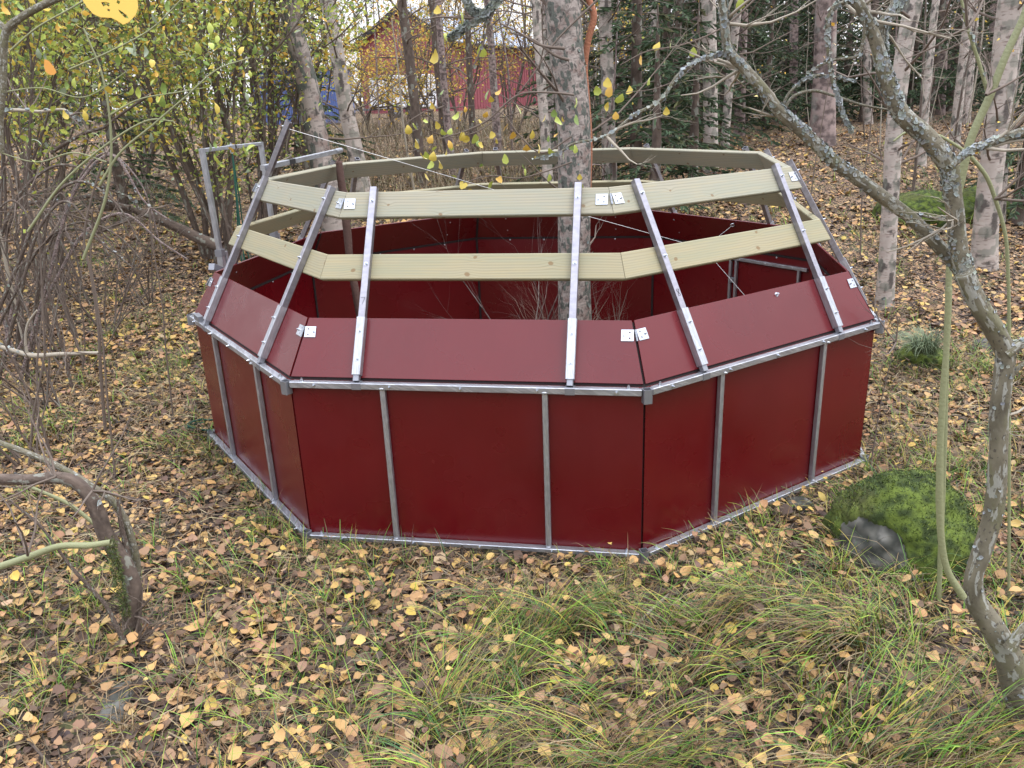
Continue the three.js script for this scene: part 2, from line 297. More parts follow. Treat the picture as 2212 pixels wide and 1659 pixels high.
function bolt(p, n, parent, name = 'bolt', geo = boltGeo, sc = 1) { const b = mesh(name, geo, M.bolt, parent); b.position.copy(p); b.quaternion.setFromUnitVectors(V(0, 1, 0), n); b.scale.setScalar(sc); return b; }
const slopeN = (s) => s.n.clone().addScaledVector(V(0, 1, 0), SL).normalize();
const slopeUp = (s) => V(0, 1, 0).addScaledVector(s.n, -SL).normalize();

const Q = (dy) => dy * SLL;
const POSTS = [0.41, 1.595], UPR = [0.555, 1.46];
SIDES.forEach((s, si) => {
  const front = ['F1', 'F2', 'L'].includes(s.a), inward = s.n.clone().negate(), Nn = slopeN(s), door = s.a === 'B4';
  // plywood of the wall and of the sloping skirt
  const wc = (k, y, o) => CP(k, y, o);
  const wall = mesh('wall_panel', mitred(s, rectSec(0.022, H - 0.008, -0.014, -0.002, 0.0015), wc, 0.0065, 0.31 * si, 2), M.film, pen);
  const skirt = mesh('skirt_panel', mitred(s, rectSec(0.012, Q(0.3064), -0.0105, 0, 0.0015), slopeCorner, 0.008, 0.57 * si + 0.2, 2), M.film, pen);
  mesh('eaves_strip', mitred(s, rectSec(H - 0.014, H + 0.007, -0.020, -0.0145, 0.001), wc, 0), M.barRubber, pen);
  mesh('eaves_strip', mitred(s, rectSec(-0.004, 0.016, -0.016, -0.011, 0.001), slopeCorner, 0), M.barRubber, pen);
  // rails
  const topRail = mesh('top_rail', mitred(s, rectSec(H - 0.042, H - 0.006, 0.002, 0.042, 0.003), (k, y, o) => CP(k, y, o), 0.036, si * 0.4), M.galv, pen);
  const lowRail = mesh('bottom_rail', mitred(s, rectSec(0.004, 0.030, 0.002, 0.046, 0.003), (k, y, o) => CP(k, y, o), 0.036, si * 0.7), M.galv, pen);
  for (const t of front ? [0.16, 0.6, 1.0, 1.42, 1.84] : [0.3, 1.0, 1.7]) { bolt(SP(s, t, H - 0.024, 0.042), s.n, topRail); if (front) bolt(SP(s, t + 0.06, 0.017, 0.046), s.n, lowRail); }
  for (const t of [0.085, s.L - 0.085]) { bolt(SP(s, t, H - 0.006, 0.022), V(0, 1, 0), topRail, 'bolt', boltGeo, 1.2); bolt(SP(s, t, 0.030, 0.024), V(0, 1, 0), lowRail, 'bolt', boltGeo, 1.2); }
  // uprights with welded feet
  for (const t of UPR) {
    const u = mesh('wall_upright', bar(SP(s, t, 0.0305, 0.017), SP(s, t, H - 0.0425, 0.017), s.e, 0.030, 0.030), M.galv, pen);
    mesh('weld', new THREE.SphereGeometry(0.011, 8, 5).scale(1.6, 0.55, 1).translate(...SP(s, t, 0.034, 0.032).toArray()), M.cast, u);
    mesh('weld', new THREE.SphereGeometry(0.011, 8, 5).scale(1.5, 0.7, 0.5).translate(...SP(s, t, H - 0.036, 0.042).toArray()), M.galv, u);
  }
  // clamp on the rail, stub, sleeve and roof post
  POSTS.forEach((t, pi) => {
    const arm = s.a === 'B4' && pi === 1;   // nearest the left corner: runs on as a lever post
    const tt = arm ? s.L - 0.405 : t;
    const clampG = bar(SP(s, tt - 0.026, H - 0.024, 0.022), SP(s, tt + 0.026, H - 0.024, 0.022), V(0, 1, 0), 0.043, 0.047, { c: 0.004 });
    const cl = mesh('rail_clamp', clampG, M.cast, pen);
    mesh('stub', bar(RP(s, tt, -0.012, 0.023), RP(s, tt, 0.06, 0.023), s.e, 0.034, 0.034), M.cast, cl);
    const sl = mesh('post_sleeve', bar(RP(s, tt, 0.022, 0.0245), RP(s, tt, Q(0.303), 0.0245), s.e, 0.048, 0.048, { hollow: 0.003 }), M.galv, pen);
    for (const q of [0.11, 0.27]) bolt(RP(s, tt, q, 0.0485), Nn, sl);
    const top = arm ? Q(1.34) : Q(0.975);
    const po = mesh('roof_post', bar(RP(s, tt, 0.03, 0.0215), RP(s, tt, top, 0.0215), s.e, 0.040, 0.040, { hollow: 0.003 }), M.steel, pen);
    for (const dy of [0.572, 0.90]) bolt(RP(s, tt, Q(dy), 0.0415), Nn, po);
    if (arm) bolt(RP(s, tt, Q(1.295), 0.0415), Nn, po);
  });
  // timber boards, two rings
  mesh('timber_board', mitred(s, rectSec(Q(0.505), Q(0.635), -0.036, 0, 0.005), slopeCorner, 0.0015, rr(0, 3)), M.woodWarm, pen);
  mesh('timber_board', mitred(s, rectSec(Q(0.828), Q(0.964), -0.036, 0, 0.005), slopeCorner, 0.0015, rr(0, 3)), M.wood, pen);
  // screws that come through on the inside
  for (const t of [0.42, 0.8, 1.2, 1.58]) bolt(SP(s, t, H - 0.024, -0.014), inward, wall, 'screw', screwGeo, 1.15);
  for (const t of [0.41, 1.595]) for (const q of [0.11, 0.27]) bolt(RP(s, t, q, -0.0105), Nn.clone().negate(), skirt, 'screw', screwGeo, 0.9);
  if (s.a === 'F2') bolt(RP(s, 1.2, 0.315, 0), Nn, skirt, 'bolt', boltGeo, 1.2);
});
// corner brackets: an open square tube and two stubs into the rails
K8.forEach((k, i) => {
  const s0 = SIDES[(i + 7) % 8], s1 = SIDES[i], X = V(SGN * CD[k][0], 0, SGN * CD[k][1]).normalize();
  for (const [y0, y1, ry] of [[H - 0.082, H - 0.004, H - 0.024], [-0.030, 0.046, 0.017]]) {
    const p = CP(k, 0, 0.026);
    const b = mesh('corner_bracket', bar(p.clone().setY(y0), p.clone().setY(y1), s0.e.clone().add(s1.e), 0.046, 0.046, { hollow: 0.004 }), M.cast, pen);
    mesh('stub', bar(SP(s0, s0.L - 0.015, ry, 0.022), SP(s0, s0.L - 0.075, ry, 0.022), V(0, 1, 0), 0.033 - (y0 < 0 ? 0.012 : 0), 0.034), M.cast, b);
    mesh('stub', bar(SP(s1, 0.015, ry, 0.022), SP(s1, 0.075, ry, 0.022), V(0, 1, 0), 0.033 - (y0 < 0 ? 0.012 : 0), 0.034), M.cast, b);
  }
  mesh('joint_seal', bar(CP(k, 0.03, -0.024), CP(k, H - 0.01, -0.024), X, 0.008, 0.022, { c: 0.001 }), M.barRubber, pen);
  mesh('joint_seal', bar(slopeCorner(k, 0.012, -0.018), slopeCorner(k, Q(0.3), -0.018), X, 0.006, 0.022, { c: 0.001 }), M.barRubber, pen);
  // hinges over the joints of skirt and of the upper boards
  for (const [q, tall] of [[Q(0.235), 0.062], [Q(0.90), 0.062]]) {
    const h = new THREE.Group(); h.name = 'hinge'; pen.add(h);
    [s0, s1].forEach((s, j) => {
      const t0 = j ? 0 : s.L, sg = j ? 1 : -1, Nn = slopeN(s), Up = slopeUp(s);
      const off = q * SL / SLL * Math.tan(Math.PI / 8);        // how far the joint has moved in along this side
      const c = RP(s, t0 + sg * (off + 0.042), q, 0.0025);
      const g = new THREE.Shape(); const w = 0.033, hh = tall / 2;
      g.moveTo(-w, -hh); g.lineTo(w, -hh); g.lineTo(w, hh); g.lineTo(-w, hh); g.closePath();
      for (const [hx, hy] of [[-0.012 * sg, 0.016], [-0.012 * sg, -0.016]]) { const o = new THREE.Path(); o.absarc(hx, hy, 0.0048, 0, Math.PI * 2, true); g.holes.push(o); }
      const geo = new THREE.ExtrudeGeometry(g, { depth: 0.0022, bevelEnabled: true, bevelSize: 0.0005, bevelThickness: 0.0005, bevelSegments: 1, curveSegments: 10 });
      const leafP = mesh('hinge_leaf', geo, M.bolt, h);
      leafP.matrix.makeBasis(s.e, Up, Nn.clone()); leafP.quaternion.setFromRotationMatrix(leafP.matrix); if (s.e.clone().cross(Up).dot(Nn) < 0) { leafP.matrix.makeBasis(s.e.clone().negate(), Up, Nn); leafP.quaternion.setFromRotationMatrix(leafP.matrix); }
      leafP.position.copy(c);
      bolt(RP(s, t0 + sg * (off + 0.062), q, 0.0055), Nn, h, 'screw', boltGeo, 0.8);
    });
    const m0 = slopeCorner(k, q - tall / 2, 0.007), m1 = slopeCorner(k, q + tall / 2, 0.007);
    mesh('hinge_pin', new Geo().tube([m0, m1], [0.006, 0.006], 10).tube([m1, m0], [0.006, 0.006], 10).build(), M.bolt, h);
  }
});
// numbers written on the tube at the foot of two posts
{
  const s = SIDES[0], s2 = SIDES[1];
  const stroke = (P, pts, parent) => { for (let k = 0; k < pts.length - 1; k++) mesh('paint_mark', bar(P(...pts[k]), P(...pts[k + 1]), V(0.3, 0.2, 0.9), 0.0035, 0.0012, { c: 0.0003 }), M.black, parent); };
  const posts = pen.children.filter((o) => o.name === 'roof_post');
  stroke((a, b) => RP(s, 0.41 + a, 0.445 + b, 0.0421), [[-0.012, 0.02], [0.012, 0.02], [-0.002, -0.02]], posts[0]);
  const eight = []; for (let k = 0; k <= 14; k++) { const a = k / 14 * 2 * Math.PI; eight.push([0.009 * Math.sin(2 * a) * 0.9, 0.02 * Math.cos(a)]); }
  stroke((a, b) => RP(s2, 0.41 + a, 0.445 + b, 0.0421), eight, posts[2]);
}
// inner frame of the gate on the back right side
{
  const s = SIDES.find((x) => x.a === 'B1'), tB = (t) => s.L - t;      // measured from the far corner
  const f = new THREE.Group(); f.name = 'inner_gate_frame'; pen.add(f);
  mesh('gate_rail', bar(SP(s, tB(1.10), 0.918, -0.032), SP(s, tB(1.95), 0.918, -0.032), V(0, 1, 0), 0.030, 0.030), M.galv, f);
  mesh('gate_rail', bar(SP(s, tB(1.10), 0.06, -0.032), SP(s, tB(1.95), 0.06, -0.032), V(0, 1, 0), 0.030, 0.030), M.galv, f);
  for (const t of [1.085, 1.155, 1.865]) mesh('gate_upright', bar(SP(s, tB(t), 0.04, -0.033), SP(s, tB(t), 0.902, -0.033), s.e, 0.026, 0.030), M.galv, f);
  mesh('latch_plate', bar(SP(s, tB(1.10), 0.705, -0.033), SP(s, tB(1.14), 0.705, -0.033), V(0, 1, 0), 0.05, 0.028), M.cast, f);
  for (const t of [1.2, 1.5, 1.8]) bolt(SP(s, tB(t), 0.918, -0.047), s.n.clone().negate(), f, 'screw', screwGeo);
}
// drop gate on the back left side: guides, lifting frame above them, and the lever bar
{
  const s = SIDES.find((x) => x.a === 'B4'), tL = (t) => s.L - t;
  const f = new THREE.Group(); f.name = 'gate_lifting_frame'; pen.add(f);
  for (const t of [0.62, 1.545]) {
    mesh('gate_guide', bar(SP(s, tL(t), -0.02, 0.085), SP(s, tL(t), 1.37, 0.085), s.e, 0.05, 0.05), M.galv, f);
    mesh('gate_guide', bar(SP(s, tL(t + 0.06), -0.02, 0.085), SP(s, tL(t + 0.06), 1.36, 0.085), s.e, 0.03, 0.05), M.galv, f);
    mesh('guide_clamp', bar(SP(s, tL(t), 1.33, 0.085), SP(s, tL(t), 1.385, 0.085), s.e, 0.062, 0.062, { hollow: 0.005 }), M.cast, f);
    const dt = t < 1 ? -0.03 : -0.015;
    mesh('frame_post', bar(SP(s, tL(t), 1.3, 0.085), SP(s, tL(t + dt), 2.18, 0.085), s.e, 0.038, 0.038), M.galv, f);
  }
  mesh('frame_crossbar', bar(SP(s, tL(0.61), 2.165, 0.085), SP(s, tL(1.51), 2.165, 0.085), V(0, 1, 0), 0.03, 0.03), M.galv, f);
  mesh('tape_band', bar(SP(s, tL(1.06), 2.165, 0.085), SP(s, tL(1.09), 2.165, 0.085), V(0, 1, 0), 0.0315, 0.0315), M.black, f);
  mesh('sleeve', bar(SP(s, tL(0.98), 2.165, 0.085), SP(s, tL(1.06), 2.165, 0.085), V(0, 1, 0), 0.037, 0.037), M.galv, f);
  const eye = new THREE.TorusGeometry(0.013, 0.004, 8, 18); eye.translate(...SP(s, tL(1.03), 2.128, 0.085).toArray()); mesh('eye_bolt', eye, M.bolt, f);
  bolt(SP(s, tL(1.03), 2.184, 0.085), V(0, 1, 0), f, 'bolt', boltGeo, 1.2);
  // gate leaf standing in its guides behind the wall
  mesh('gate_panel', bar(SP(s, tL(1.08), 0.02, 0.115), SP(s, tL(1.08), 0.95, 0.115), s.e, 0.86, 0.012), M.film, f);
  const lv = mesh('lever_bar', bar(RP(s, tL(0.36), Q(1.00), 0.062), RP(s, tL(1.74), Q(1.035), 0.062), V(0, 1, 0), 0.038, 0.038, { hollow: 0.003 }), M.galv, pen);
  mesh('tape_band', bar(RP(s, tL(0.76), Q(1.0101), 0.062), RP(s, tL(0.86), Q(1.0127), 0.062), V(0, 1, 0), 0.040, 0.040), M.black, lv);
  mesh('end_fitting', new Geo().tube([RP(s, tL(1.66), Q(1.033), 0.062), RP(s, tL(1.79), Q(1.036), 0.062)], [0.024, 0.024], 14).build(), M.galv, lv);
  // inside strut and loose block on the left rail
  mesh('inner_strut', bar(SP(s, tL(0.553), 0.3, -0.028), SP(s, tL(0.553), 0.985, -0.028), s.e, 0.022, 0.022), M.galv, pen);
  const s3 = SIDES.find((x) => x.a === 'L');
  mesh('latch_block', bar(SP(s3, 0.17, H + 0.018, 0.022), SP(s3, 0.29, H + 0.012, 0.022), V(0, 1, 0), 0.045, 0.04), M.cast, pen);
  mesh('latch_block', bar(SP(s, tL(0.30), H + 0.30, -0.02), SP(s, tL(0.44), H + 0.24, -0.02), V(0, 1, 0), 0.05, 0.05), M.cast, pen);
}
// trigger wire, cord and ropes: loose things that hang on the pen
{
  const s = SIDES.find((x) => x.a === 'B4'), tL = (t) => s.L - t, top = RP(s, tL(0.40), Q(1.30), -0.002);
  const sB = SIDES.find((x) => x.a === 'B1'), eyeP = RP(sB, sB.L - 1.204, Q(0.267), -0.03);
  const J = at(2770 / 1.8228, 978 / 1.8228, 7.05), sR = SIDES.find((x) => x.a === 'F2'), E = SP(sR, 1.15, 1.02, -0.03);
  const w = new Geo(); w.tube([top, top.clone().lerp(J, 0.5).add(V(0, -0.015, 0)), J], [0.0022, 0.0022, 0.0022], 5); w.tube([J, eyeP], [0.0018, 0.0018], 5); w.tube([J, E], [0.0018, 0.0018], 5);
  tag(mesh('trip_wire', w.build(), M.wire), 'thin pale wire stretched across the pen from the tall steel lever post', 'wire');
  const ring = new THREE.TorusGeometry(0.017, 0.005, 8, 18).rotateX(0.6); ring.translate(...eyeP.clone().add(V(0, 0.004, 0.01)).toArray()); mesh('eye_bolt', mergeGeometries([ring]), M.bolt, pen);
  const c = new Geo(), mid = RP(s, tL(0.8), Q(1.03), 0.085);
  c.tube(spline([top, top.clone().lerp(mid, 0.4).add(V(-0.03, -0.08, 0)), mid.clone().add(V(0.02, 0.01, 0)), mid.clone().add(V(-0.1, -0.03, 0)), mid.clone().add(V(-0.19, -0.06, 0.02))], 24), radii([0.0035, 0.0035], 24), 5);
  tag(mesh('cord', c.build(), M.twigPale), 'short grey cord hanging from the lever post to the taped bar', 'cord');
  const r = new Geo(), e = SP(s, tL(1.03), 2.115, 0.085);
  const drop = (dt, dn, y1, wob) => r.tube(spline([e, SP(s, tL(1.03 + dt * 0.3), 1.75, 0.085 + dn * 0.5), SP(s, tL(1.03 + dt * 0.7), 1.35, 0.085 + dn + wob), SP(s, tL(1.03 + dt), y1, 0.085 + dn)], 20), radii([0.006, 0.006], 20), 6);
  drop(-0.03, 0.02, 0.5, 0.0); drop(0.0, 0.05, 0.62, 0.01); drop(0.16, 0.1, 0.7, 0.0); drop(0.2, 0.06, 0.85, 0.02);
  tag(mesh('green_rope', r.build(), M.rope), 'dark green rope hanging in loops from the lifting frame', 'rope');
  // coil on the leaves by the left foot of the pen
  const g0 = gp(455, 935), coil = new Geo();
  for (let k = 0; k < 5; k++) { const pts = []; for (let a = 0; a <= 9; a++) { const th = a / 9 * 6.28 + k; pts.push(V(g0.x + Math.cos(th) * (0.19 + 0.02 * k) + 0.02 * k, land(g0.x, g0.z) + 0.02 + 0.008 * k + rr(0, 0.02), g0.z + Math.sin(th) * (0.075 + 0.012 * k))); } coil.tube(spline(pts, 30), radii([0.0055, 0.0055], 30), 6); }
  const tail = [V(-0.08, 0.02, 0.02), V(-0.05, 0.02, 0.13), V(0.02, 0.02, 0.19), V(0.1, 0.02, 0.14), V(0.25, 0.05, -0.02)].map((p) => p.add(g0)); coil.tube(spline(tail, 24), radii([0.0055, 0.0055], 24), 6);
  tag(mesh('rope_coil', coil.build(), M.rope), 'dark green rope lying coiled in the leaves left of the pen', 'rope');
}

// ---------------------------------------------------------------- trees
// a trunk from pixels of the photograph: [[u, v], ...] from its foot upward, widths in pixels, d metres ahead (or from the foot on the ground)
function trunkPts(poly, d, base) {
  const pts = poly.map(([u, v, dd]) => at(u, v, d + (dd || 0)));
  if (base) { const b = pts[0].clone(), y = land(b.x, b.z); if (b.y > y + 0.02) { const q = pts[1].clone().sub(b); q.y = Math.max(0.3, q.y); b.addScaledVector(q, (y - b.y) / q.y); b.y = land(b.x, b.z) - 0.1; pts.unshift(b); } else pts[0].y = Math.min(pts[0].y, y) - 0.1; }
  return pts;
}
const BRANCH = (G, p, dir, len, r, depth, o = {}) => {     // a twig that forks on
  const n = 4, pts = [p.clone()], rad = [r]; const d = dir.clone().normalize();
  for (let k = 1; k <= n; k++) { d.add(V(rr(-1, 1), rr(-1, 1) + (o.up ?? 0.1), rr(-1, 1)).multiplyScalar(o.wob ?? 0.22)).normalize(); pts.push(pts[k - 1].clone().addScaledVector(d, len / n)); rad.push(r * (1 - 0.7 * k / n)); }
  G.tube(pts, rad, depth >= 2 ? 5 : r > 0.006 ? 4 : 3, { cap: false, color: o.color });
  if (o.tips) for (let k = 1; k <= n; k++) o.tips.push([pts[k], d.clone()]);
  if (depth > 0) { const m = o.kids ?? 3; for (let k = 0; k < m; k++) { const i = 1 + Math.floor(rnd() * n), q = pts[i]; const dd = d.clone().add(V(rr(-1, 1), rr(-0.5, 0.9), rr(-1, 1)).multiplyScalar(o.spread ?? 0.8)); BRANCH(G, q, dd, len * rr(0.4, 0.7), rad[i] * 0.6, depth - 1, o); } }
};
function leafAt(G, p, size, c, narrow = 0.62, droop = 0.5) {       // a folded pointed leaf of 4 triangles
  const a = rr(0, 6.28), t = V(Math.cos(a), -droop + rr(-0.5, 0.5), Math.sin(a)).normalize(), s = V(rr(-1, 1), rr(-0.4, 0.4), rr(-1, 1)).cross(t).normalize(), n = t.clone().cross(s), w = size * narrow / 2;
  const q = (l, x, h) => { const r = p.clone().addScaledVector(t, l * size).addScaledVector(s, x * w).addScaledVector(n, h * size); return G.v(r.x, r.y, r.z, 0, 0, c); };
  const b = q(0, 0, 0), m1 = q(0.42, 1, 0.08), m2 = q(0.42, -1, 0.08), c0 = q(0.5, 0, -0.02), e = q(1, 0, -0.06);
  G.tri(b, m1, c0); G.tri(b, c0, m2); G.tri(m1, e, c0); G.tri(c0, e, m2);
}
const LEAFC = { green: [0.20, 0.29, 0.06], lime: [0.40, 0.46, 0.08], yellow: [0.55, 0.42, 0.06], gold: [0.60, 0.36, 0.05], orange: [0.50, 0.23, 0.05], grey: [0.26, 0.31, 0.20] };
const jit = (c, a = 0.2) => { const k = 1 + rr(-a, a); return [c[0] * k * rr(0.93, 1.07), c[1] * k, c[2] * k * rr(0.85, 1.15)]; };
const mixLeaf = (w) => { let t = rnd(); for (const [k, p] of w) { if ((t -= p) < 0) return jit(LEAFC[k]); } return jit(LEAFC[w[0][0]]); };

function leafShape(kind) {
  const g = new Geo(), N = 14, sp = [], W = { birch: 0.40, aspen: 0.47, willow: 0.24, torn: 0.42 }[kind];
  const curl = rr(-1.5, 1.5), bend = rr(-0.9, 0.9), tw = rr(-0.9, 0.9);
  const prof = (t) => kind === 'birch' ? Math.pow(Math.sin(Math.PI * Math.pow(t, 0.62)), 0.85) : kind === 'willow' ? Math.sin(Math.PI * Math.pow(t, 0.8)) : kind === 'aspen' ? Math.sqrt(Math.max(0, 1 - (2 * t - 1) ** 2)) : Math.pow(Math.sin(Math.PI * Math.pow(t, 0.7)), 0.6) * (0.75 + 0.4 * rnd());
  for (let k = 0; k <= 6; k++) { const t = k / 6, w = W * prof(clamp(t, 0.0, 1)) * (1 + (k % 2 ? 0.09 : -0.03)); const h = (x) => 0.35 * curl * (x * x) * 1.4 + 0.22 * bend * (t - 0.5) ** 2 * 4 + tw * x * (t - 0.5) * 0.8 - 0.05 * (Math.abs(x) < 0.01 ? 1 : 0); sp.push([g.v(-w, h(-w), 0.5 - t), g.v(0, h(0), 0.5 - t), g.v(w, h(w), 0.5 - t)]); }
  for (let k = 0; k < 6; k++) { const [a, b, c] = sp[k], [d, e, f] = sp[k + 1]; g.quad(a, b, e, d); g.quad(b, c, f, e); }
  const s0 = g.v(-0.012, 0.01, 0.5), s1 = g.v(0.012, 0.01, 0.5), s2 = g.v(0.02, 0.04, 0.78); g.tri(s0, s1, s2);
  return g.build();
}
const SHAPES = ['birch', 'birch', 'birch', 'aspen', 'birch', 'torn', 'willow', 'birch', 'torn', 'torn', 'birch', 'torn', 'aspen', 'willow'].map(leafShape);
const LONG = leafShape('willow');
const leafMat = Object.fromEntries(Object.entries(LEAFC).map(([k, c]) => [k, new THREE.MeshPhysicalMaterial({ color: new THREE.Color().setRGB(...c), roughness: 0.7, transmission: 0.35, thickness: 0, side: THREE.DoubleSide })]));
function ownLeaf(t, p, size, c, long) { const m = mesh('leaf', pick(long ? [SHAPES[6], LONG] : [SHAPES[0], SHAPES[1], SHAPES[2], SHAPES[4]]), leafMat[c], t); m.position.copy(p); m.rotation.set(rr(0.5, 2.2), rr(0, 6.28), rr(-0.8, 0.8), 'YXZ'); m.scale.setScalar(size); }
// grey lichen: little curled flakes on the bark
function lichenOn(G, pts, rad, amount, size, t0 = 0, t1 = 1, col = [0.26, 0.285, 0.272]) {
  for (let k = 0; k < amount; k++) {
    const t = lerp(t0, t1, rnd()) * (pts.length - 1), i = Math.min(pts.length - 2, Math.floor(t)), f = t - i; 
    const p = pts[i].clone().lerp(pts[i + 1], f), r = lerp(rad[i], rad[i + 1], f), ax = pts[i + 1].clone().sub(pts[i]).normalize();
    let n = V(rr(-1, 1), rr(-0.35, 1.3), rr(-1, 1)); n.addScaledVector(ax, -n.dot(ax)).normalize(); const L0 = p.length() * 0 + i * pts[0].distanceTo(pts[1]) + f * 0.05; if (fbm(L0 * 14 + pts[0].x * 9, n.x * 1.3 + 5, n.y * 1.3 + n.z * 0.7 + 8, 3) < 0.50 + 0.07 * rnd()) continue;
    const c = p.addScaledVector(n, r * 1.0), s = ax.clone().cross(n), sz = size * rr(0.4, 1.5), cc = jit(col, 0.3), m = 6, ctr = G.v(c.x, c.y, c.z, 0, 0, cc.map((x) => x * 0.8)); const ids = [];
    for (let a = 0; a < m; a++) { const th = a / m * 6.283, q = sz * rr(0.5, 1.2), e = c.clone().addScaledVector(ax, Math.cos(th) * q).addScaledVector(s, Math.sin(th) * q).addScaledVector(n, sz * rr(-0.1, 0.7)); ids.push(G.v(e.x, e.y, e.z, 0, 0, cc)); }
    for (let a = 0; a < m; a++) G.tri(ctr, ids[a], ids[(a + 1) % m]);
  }
}
function tree({ name, label, cat = 'tree', group, poly, d, w, mat, sides = 12, bump = 0.06, rise = 7, flare = 1.35, twigs = 10, base = true, lich = 0, twigMat = M.twig, leaves = 0, leafMix, turns = 1 }) {
  if (d === undefined) d = ahead(gp(...poly[0]));
  const ctrl = trunkPts(poly, d, base), n0 = ctrl.length;
  const last = ctrl[n0 - 1], dir = last.clone().sub(ctrl[n0 - 2]).normalize(); dir.y = Math.max(0.6, dir.y); dir.normalize();
  const wr = w.map((x) => x * mpp(d) / 2); const rs = [wr[0] * flare, ...wr.slice(n0 - wr.length === 1 ? 0 : 0)];
  if (rise) { ctrl.push(last.clone().addScaledVector(dir, rise * 0.5).add(V(rr(-0.2, 0.2), 0, rr(-0.2, 0.2))), last.clone().addScaledVector(dir, rise)); rs.push(wr[wr.length - 1] * 0.65, wr[wr.length - 1] * 0.2); }
  const N = 40, pts = spline(ctrl, N), o = pts[0].clone();
  const L = []; let acc = 0; pts.forEach((p, k) => { if (k) acc += p.distanceTo(pts[k - 1]); L.push(acc); });
  const vis = rise ? acc - rise : acc; const rad = pts.map((p, k) => { const x = L[k] <= vis ? lerp(wr[0], wr[wr.length - 1], L[k] / vis) : lerp(wr[wr.length - 1], wr[wr.length - 1] * 0.25, (L[k] - vis) / (acc - vis)); return x * (1 + (flare - 1) * Math.exp(-L[k] / (0.25 + 2 * wr[0]))); });
  const t = thing(name, label, cat, o, group);
  mesh('trunk', new Geo().tube(pts, rad, sides, { bump, freq: 1.2 / Math.max(0.06, wr[0]) * 0.15, turns, vs: turns / (2 * Math.PI * wr[0] * 1.6) }).build(o), mat, t);
  if (twigs) { const G = new Geo(), tips = []; for (let k = 0; k < twigs; k++) { const i = Math.floor(lerp(N * 0.25, N - 2, rnd())); const a = rr(0, 6.28); BRANCH(G, pts[i], V(Math.cos(a), rr(-0.1, 0.7), Math.sin(a)), rr(0.6, 1.8), Math.min(0.018, rad[i] * 0.35), 2, { wob: 0.25, tips }); }
    const tw = mesh('twigs', G.build(o), twigMat, t); tw.userData.kind = 'stuff';
    if (leaves) { const F = new Geo(); for (let k = 0; k < leaves; k++) { const [p] = pick(tips); leafAt(F, p.clone().add(V(rr(-0.18, 0.18), rr(-0.15, 0.12), rr(-0.18, 0.18))), rr(0.04, 0.065), mixLeaf(leafMix), 0.75); } mesh('foliage', F.build(o), M.leaf, t).userData.kind = 'stuff'; } }
  if (lich) { const G = new Geo(); lichenOn(G, pts, rad, lich, 0.016, 0, 1, [0.17, 0.195, 0.165]); mesh('lichen', G.build(o), M.lichen, t).userData.kind = 'stuff'; }
  return { t, pts, rad, o, d };
}
const BY = [['gold', 0.5], ['yellow', 0.35], ['lime', 0.15]];
const main = tree({ name: 'birch_tree', label: 'thick lichen covered birch trunk growing inside the pen', poly: [[1242, 700], [1240, 600], [1241, 420], [1238, 250], [1222, 100], [1214, 0]], d: 7.6, w: [66, 70], mat: M.birchOld, sides: 28, bump: 0.05, rise: 6, twigs: 6, lich: 260, turns: 2 });
tree({ name: 'pine_stem', label: 'slender orange barked stem rising right beside the birch in the pen', cat: 'tree', poly: [[1266, 690], [1268, 500], [1271, 385], [1273, 300], [1267, 201], [1263, 141], [1271, 84], [1283, 34], [1274, 5]], d: 7.7, w: [14, 13], mat: M.orangeBark, sides: 10, bump: 0.12, rise: 4, twigs: 4 });
tree({ name: 'birch_tree', label: 'leaning grey birch left of the pale taped lever post', poly: [[705, 400], [690, 330], [668, 200], [640, 90], [625, 0]], d: 13, w: [50, 40], mat: M.birchOld, sides: 18, rise: 6, lich: 250, leaves: 120, leafMix: BY });
tree({ name: 'birch_tree', label: 'pinkish birch trunk behind the back left boards, left of the barn', poly: [[782, 405], [768, 330], [745, 220], [725, 100], [706, 0]], d: 15.5, w: [34, 27], mat: M.birch, sides: 16, rise: 6, twigs: 14, leaves: 200, leafMix: BY });
const thin = [
  ['dark slim trunk in front of the gable of the red barn', [[912, 405], [905, 330], [893, 200], [878, 80], [868, 0]], undefined, [21, 19], M.dark],
  ['slim grey trunk left of a close pair in front of the barn roof', [[968, 335], [955, 250], [942, 120], [932, 0]], 19, [15, 12], M.dark],
  ['slim paler trunk right of a close pair in front of the barn roof', [[980, 385], [966, 260], [955, 130], [947, 0]], 17.5, [16, 13], M.spruceBark],
  ['slim grey trunk before the middle of the red barn', [[1022, 300], [1014, 150], [1008, 0]], 20, [15, 11], M.dark],
  ['slim grey trunk before the right part of the red barn', [[1076, 320], [1066, 180], [1058, 60], [1052, 0]], 18.5, [18, 13], M.spruceBark],
];
thin.forEach(([label, poly, d, w, mat]) => tree({ name: 'slim_tree', label, poly, d, w, mat, sides: 8, rise: 4, flare: 1.15, twigs: 9, group: 'slim trunks in front of the barn', leaves: 90, leafMix: BY }));
